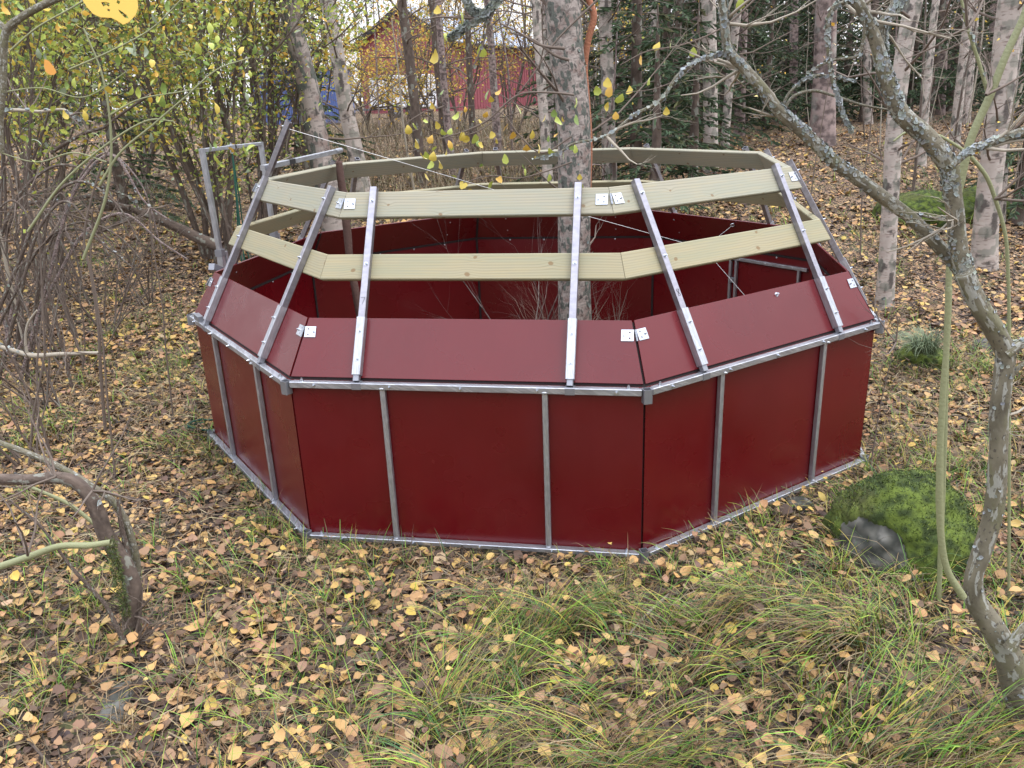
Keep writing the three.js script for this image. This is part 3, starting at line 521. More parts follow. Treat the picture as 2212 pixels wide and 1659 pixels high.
const birches = [
  ['white birch trunk just left of the big birch in the pen', [[1186, 430], [1178, 300], [1167, 150], [1157, 0]], 14.5, [22, 18]],
  ['dark birch trunk touching the white birch left of the pen tree', [[1200, 430], [1193, 300], [1184, 150], [1177, 0]], 16.5, [19, 17]],
  ['white birch trunk to the right of the orange barked stem', [[1318, 425], [1314, 250], [1310, 100], [1306, 0]], undefined, [30, 25]],
  ['dim birch trunk in front of the dark spruces behind the back boards', [[1424, 330], [1420, 200], [1416, 90], [1412, 0]], 20, [19, 15]],
  ['straight birch above the back right corner of the boards', [[1536, 430], [1535, 250], [1533, 100], [1530, 0]], 17, [31, 27]],
  ['thin white birch right of the straight birch above the back corner', [[1564, 375], [1570, 250], [1582, 120], [1596, 0]], 18, [18, 16]],
  ['birch leaning right just beyond the right end of the pen', [[1910, 668], [1917, 560], [1925, 400], [1935, 250], [1958, 80], [1975, 0]], undefined, [34, 33]],
  ['thin pale birch right of the leaning birch by the pen', [[1990, 362], [2000, 220], [2012, 90], [2022, 0]], undefined, [17, 14]],
  ['pale birch between the thin birch and the large white birch', [[2060, 325], [2075, 180], [2090, 50], [2096, 0]], undefined, [20, 16]],
  ['grey birch close behind the pale birch on the right', [[2085, 300], [2096, 150], [2104, 60], [2108, 0]], 22, [16, 14]],
  ['large white birch with peeling bark at the right edge', [[2125, 578], [2135, 430], [2152, 280], [2172, 120], [2186, 0]], undefined, [45, 48]],
  ['grey birch half hidden behind the large white birch', [[2160, 470], [2172, 300], [2192, 150], [2208, 0]], 12.5, [19, 18]],
  ['short pale birch stem between the spruce and the leaning birch', [[1876, 268], [1874, 180], [1873, 90], [1872, 0]], undefined, [16, 14]],
];
birches.forEach(([label, poly, d, w]) => tree({ name: 'birch_tree', label, poly, d, w, mat: M.birch, sides: 16, rise: 6, twigs: 12, lich: w[0] > 25 ? 120 : 0, leaves: 40, leafMix: BY }));
for (const [label, poly, d, w] of [
  ['big spruce trunk with rough purple brown bark and flared foot', [[1775, 312], [1780, 200], [1783, 100], [1786, 0]], 20, [46, 40]],
  ['dark spruce trunk behind the thin white birch', [[1596, 330], [1600, 200], [1606, 0]], 22, [22, 18]],
  ['dark spruce trunk left of the thin white birch', [[1500, 340], [1503, 180], [1505, 0]], 23, [20, 16]],
  ['dim spruce trunk between the big spruce and the thin birches', [[1710, 300], [1714, 150], [1716, 0]], 25, [18, 16]],
  ['dark spruce trunk near the right edge behind the birches', [[2140, 290], [2146, 150], [2150, 0]], 26, [20, 18]],
  ['dark spruce trunk behind the pale birch on the right', [[2030, 280], [2036, 140], [2040, 0]], 25, [18, 16]],
]) tree({ name: 'spruce_tree', label, poly, d, w, mat: M.spruceBark, sides: 16, rise: 7, flare: 1.3, twigs: 10 });

// ---------------------------------------------------------------- spruces with needles
function spruceGeo(h, r0) {
  const F = new Geo(), W = new Geo();
  W.tube([V(0, -0.1, 0), V(0.02, h * 0.4, 0.02), V(0, h, 0)], [0.11, 0.075, 0.01], 8);
  for (let y = 0.35; y < h * 0.97; y += rr(0.10, 0.2) * (1 + y * 0.05)) {
    const n = 3; for (let b = 0; b < n; b++) {
      const a = rr(0, 6.28), L = r0 * (1 - y / h) ** 0.8 * rr(0.6, 1.1) + 0.15; let p = V(0, y, 0); const d = V(Math.cos(a), 0.12, Math.sin(a)); const pts = [p.clone()];
      for (let k = 1; k <= 5; k++) { d.y -= 0.11; p = p.clone().addScaledVector(d.clone().normalize(), L / 5); pts.push(p); }
      W.tube(pts, [0.013, 0.01, 0.008, 0.006, 0.004, 0.003], 3, { cap: false });
      const side = V(-Math.sin(a), 0, Math.cos(a)), m = Math.ceil(L * 26);
      for (let k = 0; k < m; k++) {
        const t = Math.pow(rnd(), 0.7) * 4.99, i = Math.floor(t), q = pts[i].clone().lerp(pts[i + 1], t - i), sg = rnd() < 0.5 ? -1 : 1;
        const e = side.clone().multiplyScalar(sg * rr(0.3, 1)).add(V(d.x * 0.8, rr(-0.75, 0.05), d.z * 0.8)).normalize(), l = rr(0.09, 0.26) * (1.1 - t / 8), n1 = V(rr(-1, 1), rr(-1, 1), rr(-1, 1)).cross(e).normalize();
        const c = jit(rnd() < 0.12 ? [0.11, 0.12, 0.05] : [0.045, 0.078, 0.034], 0.35), w = 0.017;
        for (const nn of [n1, n1.clone().cross(e)]) { const A = q.clone().addScaledVector(nn, -w * 0.5), B = q.clone().addScaledVector(nn, w * 0.5), m1 = q.clone().addScaledVector(e, l * 0.6).addScaledVector(nn, w), m0 = q.clone().addScaledVector(e, l * 0.6).addScaledVector(nn, -w), E = q.clone().addScaledVector(e, l); const v = (x) => F.v(x.x, x.y, x.z, 0, 0, c); const ids = [A, B, m1, m0, E].map(v); F.quad(ids[0], ids[1], ids[2], ids[3]); F.tri(ids[3], ids[2], ids[4]); }
      }
    }
  }
  return [W.build(), F.build()];
}
{
  const kinds = [spruceGeo(8, 2.3), spruceGeo(6, 1.7), spruceGeo(3.2, 1.0)];
  const where = [['dark spruce filling the gap right of the orange stem', 1375, 15.8, 0], ['dark spruce between the dim birch and the straight birch', 1460, 18, 0], ['tall spruce behind the straight birch', 1560, 21.5, 0], ['spruce left of the big spruce trunk', 1650, 23, 1], ['spruce behind the big spruce trunk', 1745, 25, 0], ['spruce right of the big spruce trunk', 1860, 24, 1], ['spruce behind the leaning birch', 1955, 26, 0], ['spruce behind the thin pale birch', 2040, 27, 0], ['spruce at the right edge behind the white birch', 2150, 23, 0], ['small spruce low behind the back right boards', 1500, 14.6, 2], ['small spruce below the straight birch behind the boards', 1415, 13.6, 2], ['far spruce above the back boards', 1410, 26, 0], ['far spruce in the middle of the dark wood', 1620, 31, 0], ['far spruce behind the right birches', 1900, 33, 0], ['far spruce right of the wood', 2090, 34, 0], ['far dark spruce left of the dim birch', 1340, 30, 0], ['small dark spruce left of the pen under the willows', 240, 15, 1], ['dark young spruce behind the left end of the gate', 660, 17.5, 1], ['small bright spruce right of the white birch', 2225, 12.5, 2], ['spruce directly behind the dim birch', 1435, 21, 0], ['spruce left behind the big spruce trunk', 1690, 27, 0], ['spruce between the big spruce trunk and the short birch stem', 1815, 27.5, 0], ['spruce behind the short pale birch stem', 1905, 29, 0], ['spruce between the two pale birches on the right', 2000, 24, 1], ['spruce behind the pale birch on the right', 2085, 29, 0], ['spruce left of the straight birch', 1510, 25, 0], ['spruce in the gap right of the straight birch', 1605, 26, 0]];
  for (const [label, u, d, k] of where) {
    const p = at(u, 300, d); p.y = land(p.x, p.z);
    const t = thing('spruce_tree', label, 'spruce', p, 'spruces behind the pen'); t.rotation.y = rr(0, 6.28); t.scale.setScalar(rr(0.9, 1.2));
    mesh('trunk', kinds[k][0], M.dark, t); const f = mesh('crown', kinds[k][1], M.needles, t); f.userData.kind = 'stuff';
  }
  // the wood goes on behind the photographer and to the sides: it keeps the low sky off the pen
  for (let k = 0; k < 34; k++) { const a = lerp(-2.45, 2.45, (k + 0.5) / 34) + rr(-0.06, 0.06), r = rr(9.5, 14), x = EYE.x + 0.5 + Math.sin(a) * r * 1.15, z = EYE.z - 1.5 + Math.cos(a) * r; const dd = V(x - EYE.x, 0, z - EYE.z).normalize().dot(FW); if (dd > 0.66) continue;
    const t = thing('spruce_tree', 'spruce of the surrounding wood, outside the picture', 'spruce', V(x, land(x, z) - 0.05, z), 'spruces round the clearing'); t.rotation.y = rr(0, 6.28); t.scale.setScalar(rr(0.85, 1.05)); mesh('trunk', kinds[1][0], M.dark, t); mesh('crown', kinds[1][1], M.needles, t).userData.kind = 'stuff'; }
}

// ---------------------------------------------------------------- willow thicket on the left
const WL = [['lime', 0.42], ['green', 0.33], ['yellow', 0.15], ['grey', 0.06], ['gold', 0.04]];
function willow(label, stems, d, o = {}) {
  const ctr = at(stems[0].p[0][0], stems[0].p[0][1], d); ctr.y = land(ctr.x, ctr.z);
  const t = thing('willow_bush', label, 'willow', ctr, 'willows left of the pen'), tips = [], G = new Geo();
  for (const { p, w, dd = 0, mat = M.dark } of stems) {
    const c = trunkPts(p.map((q, i) => [q[0], q[1], i * (o.lean ?? 0)]), d + dd, true), l = c[c.length - 1], dir = l.clone().sub(c[c.length - 2]).normalize(); c.push(l.clone().addScaledVector(dir, 0.7), l.clone().addScaledVector(dir, 1.4).add(V(0, 0.3, 0)));
    const n = 22, pts = spline(c, n), rad = pts.map((_, k) => w * mpp(d) / 2 * (1.1 - 0.75 * k / n));
    mesh('stem', new Geo().tube(pts, rad, 7, { bump: 0.1, freq: 5 }).build(ctr), mat, t);
    for (let k = 0; k < (o.twigs ?? 9); k++) { const i = Math.floor(rr(5, n)); BRANCH(G, pts[i], dir.clone().add(V(rr(-1, 1), rr(-0.2, 0.8), rr(-1, 1))), rr(0.5, 1.3), Math.min(0.011, rad[i] * 0.5), 2, { tips, wob: 0.2 }); }
  }
  mesh('twigs', G.build(ctr), M.twig, t).userData.kind = 'stuff';
  const F = new Geo(); for (let k = 0; k < (o.leaves ?? 1500); k++) { const [p] = pick(tips); const q = p.clone().add(V(rr(-0.25, 0.25), rr(-0.2, 0.2), rr(-0.25, 0.25))); if (q.y < ctr.y + 0.9 && rnd() < 0.85) continue; leafAt(F, q, rr(0.04, 0.105) * (o.big ?? 1), mixLeaf(o.mix ?? WL), 0.5); }
  mesh('foliage', F.build(ctr), M.leaf, t).userData.kind = 'stuff';
  return t;
}
const fan = (u0, v0, n, u1a, u1b, vtop, w) => Array.from({ length: n }, (_, k) => { const ue = lerp(u1a, u1b, (k + rr(0.05, 0.95)) / n), b = u0 + rr(-28, 28), bow = rr(-34, 34), low = rnd() < 0.3 ? (v0 - vtop) * rr(0.15, 0.35) : 0; return { p: [[b, v0 + rr(-8, 14)], [lerp(b, ue, 0.42) + bow, lerp(v0, vtop, 0.36)], [lerp(b, ue, 0.8) + bow * 0.7 + rr(-18, 18), lerp(v0, vtop, 0.66)], [ue + (ue - b) * (low ? 0.35 : 0), vtop + low]], w: w * rr(0.4, 1.1), dd: rr(-0.4, 0.4) }; });
willow('large willow clump fanning out just left of the lifting frame', [
  { p: [[428, 510], [385, 390], [335, 268], [291, 184], [218, 110], [140, 0]], w: 14 }, { p: [[445, 510], [430, 400], [375, 300], [335, 220], [300, 120], [280, 0]], w: 13 },
  { p: [[490, 500], [500, 330], [475, 220], [445, 120], [415, 0]], w: 17 }, { p: [[470, 505], [455, 360], [420, 230], [380, 120], [330, 0]], w: 11 }, ...fan(480, 505, 9, 230, 560, 0, 9)], 12.3, { leaves: 8500, twigs: 16 });
willow('willow clump behind the lifting frame with upright stems', [{ p: [[590, 470], [585, 300], [583, 160], [593, 0]], w: 13 }, { p: [[575, 480], [560, 250], [540, 120], [505, 0]], w: 10 }, ...fan(570, 470, 8, 500, 680, 0, 8)], 13.2, { leaves: 3600, twigs: 13 });
willow('willow bush spreading at the far left', fan(110, 470, 9, -60, 260, 0, 8), 11, { leaves: 7500, twigs: 18 });
willow('leafy willow filling the upper left corner', fan(30, 420, 6, -100, 180, -40, 7), 9, { leaves: 4500, twigs: 18 });
willow('willow further back on the left with pale yellow leaves', fan(300, 400, 10, 120, 470, -30, 9), 18, { leaves: 11000, big: 1.5, twigs: 14, mix: [['lime', 0.4], ['yellow', 0.4], ['gold', 0.2]] });
willow('willow further back behind the leaning grey birch', fan(640, 380, 8, 520, 780, -20, 8), 20, { leaves: 5000, big: 1.4, twigs: 12, mix: [['lime', 0.4], ['yellow', 0.4], ['gold', 0.2]] });
willow('yellow leaved bush at the far left edge', fan(40, 400, 8, -120, 200, -40, 8), 19, { leaves: 10000, big: 1.6, twigs: 14, mix: [['lime', 0.35], ['yellow', 0.45], ['gold', 0.2]] });
// golden birch saplings before the barn
for (const [label, u, v, d, n, top] of [['golden leaved sapling in front of the barn corner', 1000, 330, 26, 900, 60], ['golden leaved sapling in front of the barn gable', 880, 320, 28, 700, 110], ['golden leaved sapling right of the barn', 1120, 310, 25, 600, 20], ['yellow sapling in front of the white trailer', 930, 320, 24, 350, 150], ['yellow birch sapling above the barn roof end', 1290, 300, 24, 350, 0], ['low yellow bush left of the white trailer', 800, 320, 27, 500, 190]])
  willow(label, fan(u, v, 5, u - 60, u + 60, top, 6), d, { leaves: n * 4, twigs: 16, mix: BY, big: 1.15 });

// fallen, leaning and foreground wood
function log(name, label, cat, parts, mat, o = {}) {
  const P0 = parts[0], o0 = at(P0.p[0][0], P0.p[0][1], P0.d); const t = thing(name, label, cat, o0, o.group);
  parts.forEach(({ p, d, w, mat: m2, ground, part = 'branch', lich = 0 }) => {
    const pts = spline(trunkPts(p, d, ground), 8 * p.length), n = pts.length - 1, wr = radii(w.map((x) => x * mpp(d) / 2), n);
    mesh(part, new Geo().tube(pts, wr, w[0] > 25 ? 18 : 8, { bump: w[0] > 12 ? 0.12 : 0.08, freq: 9, vs: 1 / (2 * Math.PI * wr[0] * 2) }).build(o0), m2 || mat, t);
    if (lich) { const G = new Geo(); lichenOn(G, pts, wr, lich, o.ls ?? 0.012); mesh('lichen', G.build(o0), M.lichen, t).userData.kind = 'stuff'; }
  });
  if (o.twigs) { const G = new Geo(); for (const [u, v, d, n, len, dx] of o.twigs) for (let k = 0; k < n; k++) BRANCH(G, at(u, v, d), V(dx + rr(-0.6, 0.6), rr(-0.3, 0.8), rr(-0.6, 0.6)), len * rr(0.5, 1), 0.006, 2, { wob: 0.25 }); mesh('twigs', G.build(o0), o.twigMat || M.twig, t).userData.kind = 'stuff'; }
  return t;
}
log('fallen_log', 'dark fallen willow trunk lying towards the left foot of the gate frame', 'fallen trunk', [
  { p: [[478, 535], [430, 515], [380, 490], [330, 468], [270, 448], [215, 450]], d: 11.6, w: [26, 12], part: 'trunk', lich: 60 }, { p: [[280, 450], [240, 440], [200, 425], [130, 435], [60, 440], [-20, 460]], d: 11.5, w: [12, 5], lich: 60 },
  { p: [[285, 470], [240, 490], [180, 515], [110, 530], [20, 560]], d: 11.3, w: [9, 5], lich: 50 }, { p: [[300, 452], [285, 430], [250, 415], [215, 402]], d: 11.4, w: [7, 3], lich: 60 }], M.dark, { twigs: [[230, 440, 11.4, 6, 0.9, -0.4], [120, 435, 11.4, 5, 0.8, -0.4], [340, 470, 11.4, 4, 0.7, 0]], ls: 0.02 });
log('deadwood', 'dark bent branch crossing the willows on the left', 'branch', [{ p: [[110, 330], [150, 305], [190, 285], [225, 275], [250, 255], [330, 200]], d: 10.5, w: [8, 5], lich: 20 }], M.dark, { twigs: [[190, 285, 10.5, 4, 0.8, -0.3], [130, 320, 10.5, 4, 0.8, -0.5]] });
{ const parts = []; for (let k = 0; k < 16; k++) { const u0 = rr(-30, 150), v0 = rr(560, 690), h = rr(120, 300), dx = rr(60, 260) * (rnd() < 0.7 ? 1 : -0.6); parts.push({ p: [[u0, v0], [u0 + dx * 0.3, v0 - h * 0.75], [u0 + dx * 0.65, v0 - h], [u0 + dx, v0 - h * rr(0.55, 0.85)], [u0 + dx * 1.25, v0 - h * rr(0.1, 0.5)]], d: rr(7, 8.6), w: [rr(6, 10), rr(2, 3.5)], ground: true, part: 'stem', mat: pick([M.dark, M.dark, M.twigPale, M.spruceBark]), lich: rnd() < 0.4 ? 50 : 0 }); } log('willow_tangle', 'tangle of arching bare brown willow stems along the left edge', 'willow', parts, M.dark, { twigs: [[60, 420, 7.8, 10, 0.9, 0.1], [140, 460, 7.8, 10, 0.9, 0.2], [30, 520, 7.6, 8, 0.8, 0.1], [220, 500, 8, 6, 0.7, 0.2]], ls: 0.013 }); }
log('lichen_twig', 'pale lichen covered twig reaching in at the left edge', 'twig', [{ p: [[-20, 240], [40, 238], [85, 241], [140, 238], [160, 255], [198, 263]], d: 5.5, w: [8, 3], lich: 160 }], M.twigPale, { twigs: [[60, 240, 5.5, 3, 0.4, -0.3], [150, 250, 5.5, 3, 0.3, 0.6]], ls: 0.013 });
log('curved_willow', 'smooth olive limb curving up across the top left corner', 'branch', [{ p: [[6, 200], [10, 80], [16, 62], [45, 38], [90, 12], [140, -12]], d: 3.6, w: [15, 14] }, { p: [[14, 70], [4, 55], [-12, 40]], d: 3.6, w: [12, 9] }, { p: [[2, 330], [0, 260], [6, 200]], d: 3.6, w: [13, 14] }], M.alder, {});
// mossy broken tree at the lower left
log('broken_tree', 'dark mossy broken trunk with a snapped limb at lower left', 'tree', [
  { p: [[284, 1430], [285, 1340], [286, 1270], [266, 1215], [250, 1190], [228, 1155], [214, 1115], [195, 1075], [160, 1040], [120, 1032], [60, 1036], [-40, 1034]], d: 3.42, w: [50, 44, 40, 38, 34, 30, 28, 26], ground: true, part: 'trunk', mat: M.dark, lich: 25 },
  { p: [[290, 1300], [296, 1230], [288, 1180], [268, 1120], [240, 1080], [190, 1045], [110, 1000], [50, 975], [-20, 950]], d: 3.5, w: [22, 20, 17, 15, 13], mat: M.alder }, { p: [[280, 1270], [276, 1200], [262, 1135], [255, 1080]], d: 3.45, w: [18, 14, 8] },
  { p: [[240, 1172], [195, 1178], [130, 1180], [70, 1200], [-30, 1235]], d: 3.2, w: [15, 17, 18], mat: M.greenStem }, { p: [[214, 1140], [150, 1090], [90, 1062], [30, 1040], [-20, 1030]], d: 3.6, w: [10, 7], mat: M.greenStem },
  { p: [[270, 1390], [248, 1345], [230, 1310], [150, 1220], [90, 1140], [20, 1080]], d: 3.3, w: [13, 9, 5] }], M.dark, { twigs: [[200, 1060, 3.3, 5, 0.5, 0.3], [285, 1330, 3.4, 7, 0.25, 0.2], [290, 1390, 3.35, 8, 0.3, 0.4], [120, 1030, 3.3, 4, 0.5, -0.4], [60, 1200, 3.1, 3, 0.5, -0.2]], ls: 0.012 });
{ // moss on the broken trunk
  const G = new Geo(); const o = at(250, 1230, 3.4); for (let k = 0; k < 1400; k++) { const t = rnd(), p = at(lerp(238, 272, t) + rr(-12, 12), lerp(1165, 1330, t) + rr(-10, 10), 3.36 + rr(-0.03, 0.02)); leafAt(G, p, rr(0.008, 0.02), jit(rnd() < 0.3 ? [0.12, 0.13, 0.025] : [0.05, 0.075, 0.015], 0.3), 0.3, 0.9); }
  const b = scene.children.find((x) => x.name === 'broken_tree'); const m = mesh('moss', G.build(b.position), M.blade, b); m.userData.kind = 'stuff';
}
// lichen clad grey tree at the right
const rightTree = log('lichen_tree', 'grey lichen clad tree with two long limbs at the right edge', 'tree', [
  { p: [[2235, 1700], [2212, 1560], [2192, 1470], [2172, 1400], [2140, 1350], [2110, 1300], [2104, 1250], [2122, 1190], [2138, 1140], [2150, 1080], [2156, 980], [2160, 880], [2168, 800], [2172, 765], [2150, 715], [2122, 670], [2100, 630], [2084, 590]], d: 2.62, w: [80, 74, 56, 42, 43, 43, 43, 42, 40], ground: true, part: 'trunk', lich: 500 },
  { p: [[2090, 612], [2072, 540], [2064, 460], [2055, 400], [2050, 362], [2025, 322], [1994, 290], [1962, 262], [1940, 235], [1922, 190], [1906, 140], [1893, 90], [1874, 45], [1850, 0], [1828, -30], [1790, -130], [1770, -300], [1700, -520]], d: 2.66, w: [40, 36, 36, 37, 33, 28, 22, 14, 5], part: 'limb', lich: 2600 },
  { p: [[2088, 605], [2062, 565], [2033, 537], [1973, 476], [1889, 412], [1805, 352], [1738, 288], [1685, 241], [1645, 191], [1604, 144], [1575, 111], [1566, 60], [1561, 0], [1558, -30], [1530, -140], [1540, -280], [1500, -420]], d: 2.72, w: [34, 29, 27, 26, 23, 19, 16, 10, 4], part: 'limb', lich: 2600 },
  { p: [[1577, 113], [1560, 118], [1521, 127], [1470, 158], [1425, 218], [1371, 248], [1308, 295], [1237, 311], [1200, 335], [1150, 345]], d: 2.75, w: [11, 9, 7, 5, 3], lich: 420 },
  { p: [[1904, 110], [1906, 57], [1930, 22], [1955, -15]], d: 2.7, w: [24, 26], lich: 500 }, { p: [[2052, 362], [2090, 330], [2140, 308], [2225, 280]], d: 2.6, w: [13, 16, 20], lich: 260 },
  { p: [[1850, 0], [1810, 10], [1792, 30], [1788, 84], [1795, 161], [1809, 208], [1825, 255], [1841, 285]], d: 2.6, w: [10, 9, 8, 6, 5], lich: 450 }, { p: [[1860, 15], [1868, 60], [1862, 100], [1853, 120], [1800, 130], [1765, 145], [1742, 160]], d: 2.65, w: [9, 6, 4], lich: 50 },
  { p: [[2080, 1290], [2048, 1235], [2034, 1170], [2030, 1000], [2037, 850], [2047, 720], [2052, 620]], d: 2.52, w: [20, 17, 16, 13, 11], mat: M.greenStem, part: 'sapling_stem' },
  { p: [[2180, 1400], [2205, 1365], [2260, 1320]], d: 2.55, w: [34, 24, 20], mat: M.alder }, { p: [[2172, 765], [2195, 748], [2230, 735]], d: 2.6, w: [26, 22], lich: 60 }, { p: [[2165, 850], [2195, 800], [2230, 775]], d: 2.66, w: [12, 10] },
  { p: [[2060, 470], [2010, 470], [1960, 455], [1925, 460]], d: 2.75, w: [8, 3], lich: 30 }, { p: [[1690, 245], [1712, 210], [1755, 196], [1805, 208], [1860, 226], [1925, 238]], d: 2.75, w: [7, 6, 4] }, { p: [[1686, 240], [1702, 205], [1730, 178], [1760, 164], [1800, 165], [1845, 178]], d: 2.8, w: [7, 5, 4], lich: 350 }], M.alder,
  { twigs: [[1690, 250, 2.75, 3, 0.22, -0.6], [1600, 150, 2.75, 4, 0.3, -0.4], [2064, 470, 2.7, 3, 0.4, -0.6], [1310, 295, 2.75, 2, 0.25, 0.3], [1850, 30, 2.7, 5, 0.4, 0.1], [2130, 320, 2.6, 3, 0.35, 0.6], [1560, 50, 2.75, 4, 0.4, 0.2], [2165, 900, 2.6, 2, 0.3, 0.5]], twigMat: M.twigPale, ls: 0.0062 });
log('willow_sapling', 'slender green sapling leaning right in front of the white birch', 'sapling', [{ ground: true, p: [[2040, 960], [2046, 700], [2058, 480], [2076, 392], [2097, 302], [2138, 208], [2174, 117], [2212, 34], [2230, -20]], d: 3.4, w: [12, 13, 17, 15, 12] }, { ground: true, p: [[2180, 760], [2178, 600], [2172, 510], [2150, 430], [2130, 380], [2090, 330]], d: 3.4, w: [7, 9] }, { p: [[2135, 205], [2110, 120], [2090, 60], [2075, -10]], d: 3.4, w: [8, 5], lich: 40 }, { p: [[2090, 330], [2020, 290], [1960, 285], [1930, 305]], d: 3.3, w: [7, 4] }], M.greenStem, { twigs: [[2130, 205, 3.3, 3, 0.4, 0.5], [2150, 430, 3.3, 3, 0.4, 0.6], [2090, 60, 3.3, 4, 0.4, -0.2]] });
// twigs hanging in at the top, with their leaves
function leafyTwig(label, branches, d, leaves, o = {}) {
  const o0 = at(branches[0].p[0][0], branches[0].p[0][1], d), t = thing(o.name || 'birch_twig', label, 'twig', o0);
  for (const { p, w, lich = 0 } of branches) { const pts = spline(trunkPts(p, d), 8 * p.length), wr = radii(w.map((x) => x * mpp(d) / 2), pts.length - 1); mesh('branch', new Geo().tube(pts, wr, 6, { bump: 0.08 }).build(o0), o.mat || M.twig, t); if (lich) { const G = new Geo(); lichenOn(G, pts, wr, lich, 0.010, 0, 1, [0.20, 0.225, 0.205]); mesh('lichen', G.build(o0), M.lichen, t).userData.kind = 'stuff'; } }
  leaves.forEach(([u, v, sz, c]) => { ownLeaf(t, at(u, v, d + rr(-0.15, 0.15)).sub(o0), sz * mpp(d) * 1.1, c, o.long); });
  return t;
}
{
  const L = []; for (let k = 0; k < 70; k++) { const t = rnd(), u = lerp(880, 1260, rnd()), v = 200 + 205 * t + rr(-10, 10); L.push([u, v, rr(11, 21), pick(['lime', 'lime', 'yellow', 'green', 'gold', 'yellow'])]); }
  leafyTwig('birch twigs with lime and yellow leaves hanging over the middle of the pen', [{ p: [[1240, 205], [1190, 200], [1120, 205], [1050, 262], [1000, 285], [950, 300]], w: [5, 2.5] }, { p: [[1230, 130], [1200, 120], [1150, 85], [1100, 70]], w: [7, 3] }, { p: [[1220, 105], [1170, 98], [1120, 70], [1080, 50]], w: [7, 3] }, { p: [[1235, 350], [1180, 370], [1120, 385], [1060, 380], [1000, 395]], w: [4, 2] }, { p: [[1235, 295], [1170, 330], [1120, 290], [1090, 250], [1050, 230]], w: [4, 2] }, { p: [[1290, 0], [1200, 90], [1130, 190], [1040, 280], [960, 300]], w: [5, 3, 2] }], 6.6, L);
  leafyTwig('dead twig with shaggy grey lichen at the top middle', [{ p: [[1090, -20], [1066, 12], [1048, 32], [1020, 48], [985, 74], [966, 86]], w: [9, 12, 6], lich: 1300 }, { p: [[1048, 32], [1020, 22], [1005, -10]], w: [8, 6], lich: 700 }, { p: [[1066, 12], [1045, 90], [1020, 150]], w: [6, 3], lich: 20 }, { p: [[1040, 40], [990, 38], [930, 40], [860, 85]], w: [5, 2] }], 3.2, [[945, 22, 18, 'yellow'], [1000, 40, 24, 'lime'], [942, 122, 26, 'yellow'], [965, 78, 18, 'lime'], [1040, 110, 24, 'lime']], { name: 'lichen_twig' });
  const R = [[1316, 195, 26, 'gold'], [1312, 178, 20, 'yellow'], [1310, 230, 18, 'yellow'], [1340, 215, 22, 'lime'], [1360, 195, 18, 'yellow'], [1400, 175, 16, 'lime'], [1420, 100, 18, 'yellow'], [1450, 95, 18, 'lime'], [1480, 150, 16, 'yellow'], [1640, 205, 20, 'yellow'], [1290, 195, 18, 'lime'], [1385, 130, 18, 'gold'], [1600, 8, 22, 'lime'], [1330, 250, 16, 'gold'], [1440, 240, 16, 'yellow'], [1498, 112, 18, 'lime']];
  leafyTwig('thin twig with a few yellow leaves in front of the dark spruces', [{ p: [[1640, -10], [1560, 60], [1470, 98], [1400, 110], [1340, 140]], w: [4, 2] }, { p: [[1500, 85], [1510, 120], [1480, 160], [1420, 190], [1350, 200]], w: [3, 1.6] }], 4.2, R);
  const W = []; for (let k = 0; k < 110; k++) W.push([rr(-10, 560), Math.pow(rnd(), 1.3) * 330 + rr(0, 30), rr(12, 24), pick(['lime', 'green', 'green', 'grey', 'yellow', 'gold', 'lime'])]);
  leafyTwig('near willow shoots with long green leaves across the upper left', [{ p: [[215, 400], [260, 330], [330, 270], [400, 210], [470, 150], [540, 125]], w: [6, 4, 3] }, { p: [[180, 560], [230, 420], [240, 300], [220, 160], [180, 60]], w: [7, 5, 3] }, { p: [[235, 250], [300, 215], [380, 200], [440, 190]], w: [4, 2] }, { p: [[230, 350], [160, 330], [80, 350], [0, 330]], w: [4, 2] }, { p: [[60, 500], [150, 380], [320, 260], [375, 262]], w: [6, 3] }, { p: [[150, 150], [240, 110], [330, 60], [400, -10]], w: [4, 2.5] }, { p: [[10, 120], [80, 60], [150, 20], [200, -10]], w: [4, 3] }, { p: [[0, 200], [90, 190], [180, 210], [280, 150]], w: [3, 2] }], 5.2, W, { mat: M.greenStem, name: 'willow_shoot', long: true });
}
// the big yellow leaf with holes close to the lens, and an orange one
function bigLeaf(label, pts, holes, d, thick, color, depthTilt) {
  const ctr = at(pts[0][0], pts[0][1], d), X = V(1, 0, 0).applyQuaternion(camera.quaternion), Y = V(0, 1, 0).applyQuaternion(camera.quaternion), k = mpp(d), sh = new THREE.Shape(); pts.forEach(([u, v], i) => { const x = (u - pts[0][0]) * k, y = -(v - pts[0][1]) * k; i ? sh.lineTo(x, y) : sh.moveTo(x, y); });
  for (const h of holes) { const q = new THREE.Path(); h.forEach(([u, v], i) => { const x = (u - pts[0][0]) * k, y = -(v - pts[0][1]) * k; i ? q.lineTo(x, y) : q.moveTo(x, y); }); sh.holes.push(q); }
  const g = new THREE.ExtrudeGeometry(sh, { depth: thick, bevelEnabled: false, steps: 1 }); const c = new Float32Array(g.attributes.position.count * 3); for (let i = 0; i < c.length; i += 3) c.set(color, i); g.setAttribute('color', new THREE.BufferAttribute(c, 3));
  const t = thing('yellow_leaf', label, 'leaf', ctr); t.quaternion.copy(camera.quaternion); t.rotateY(depthTilt); const b = mesh('blade', g, M.leaf, t);
  return t;
}
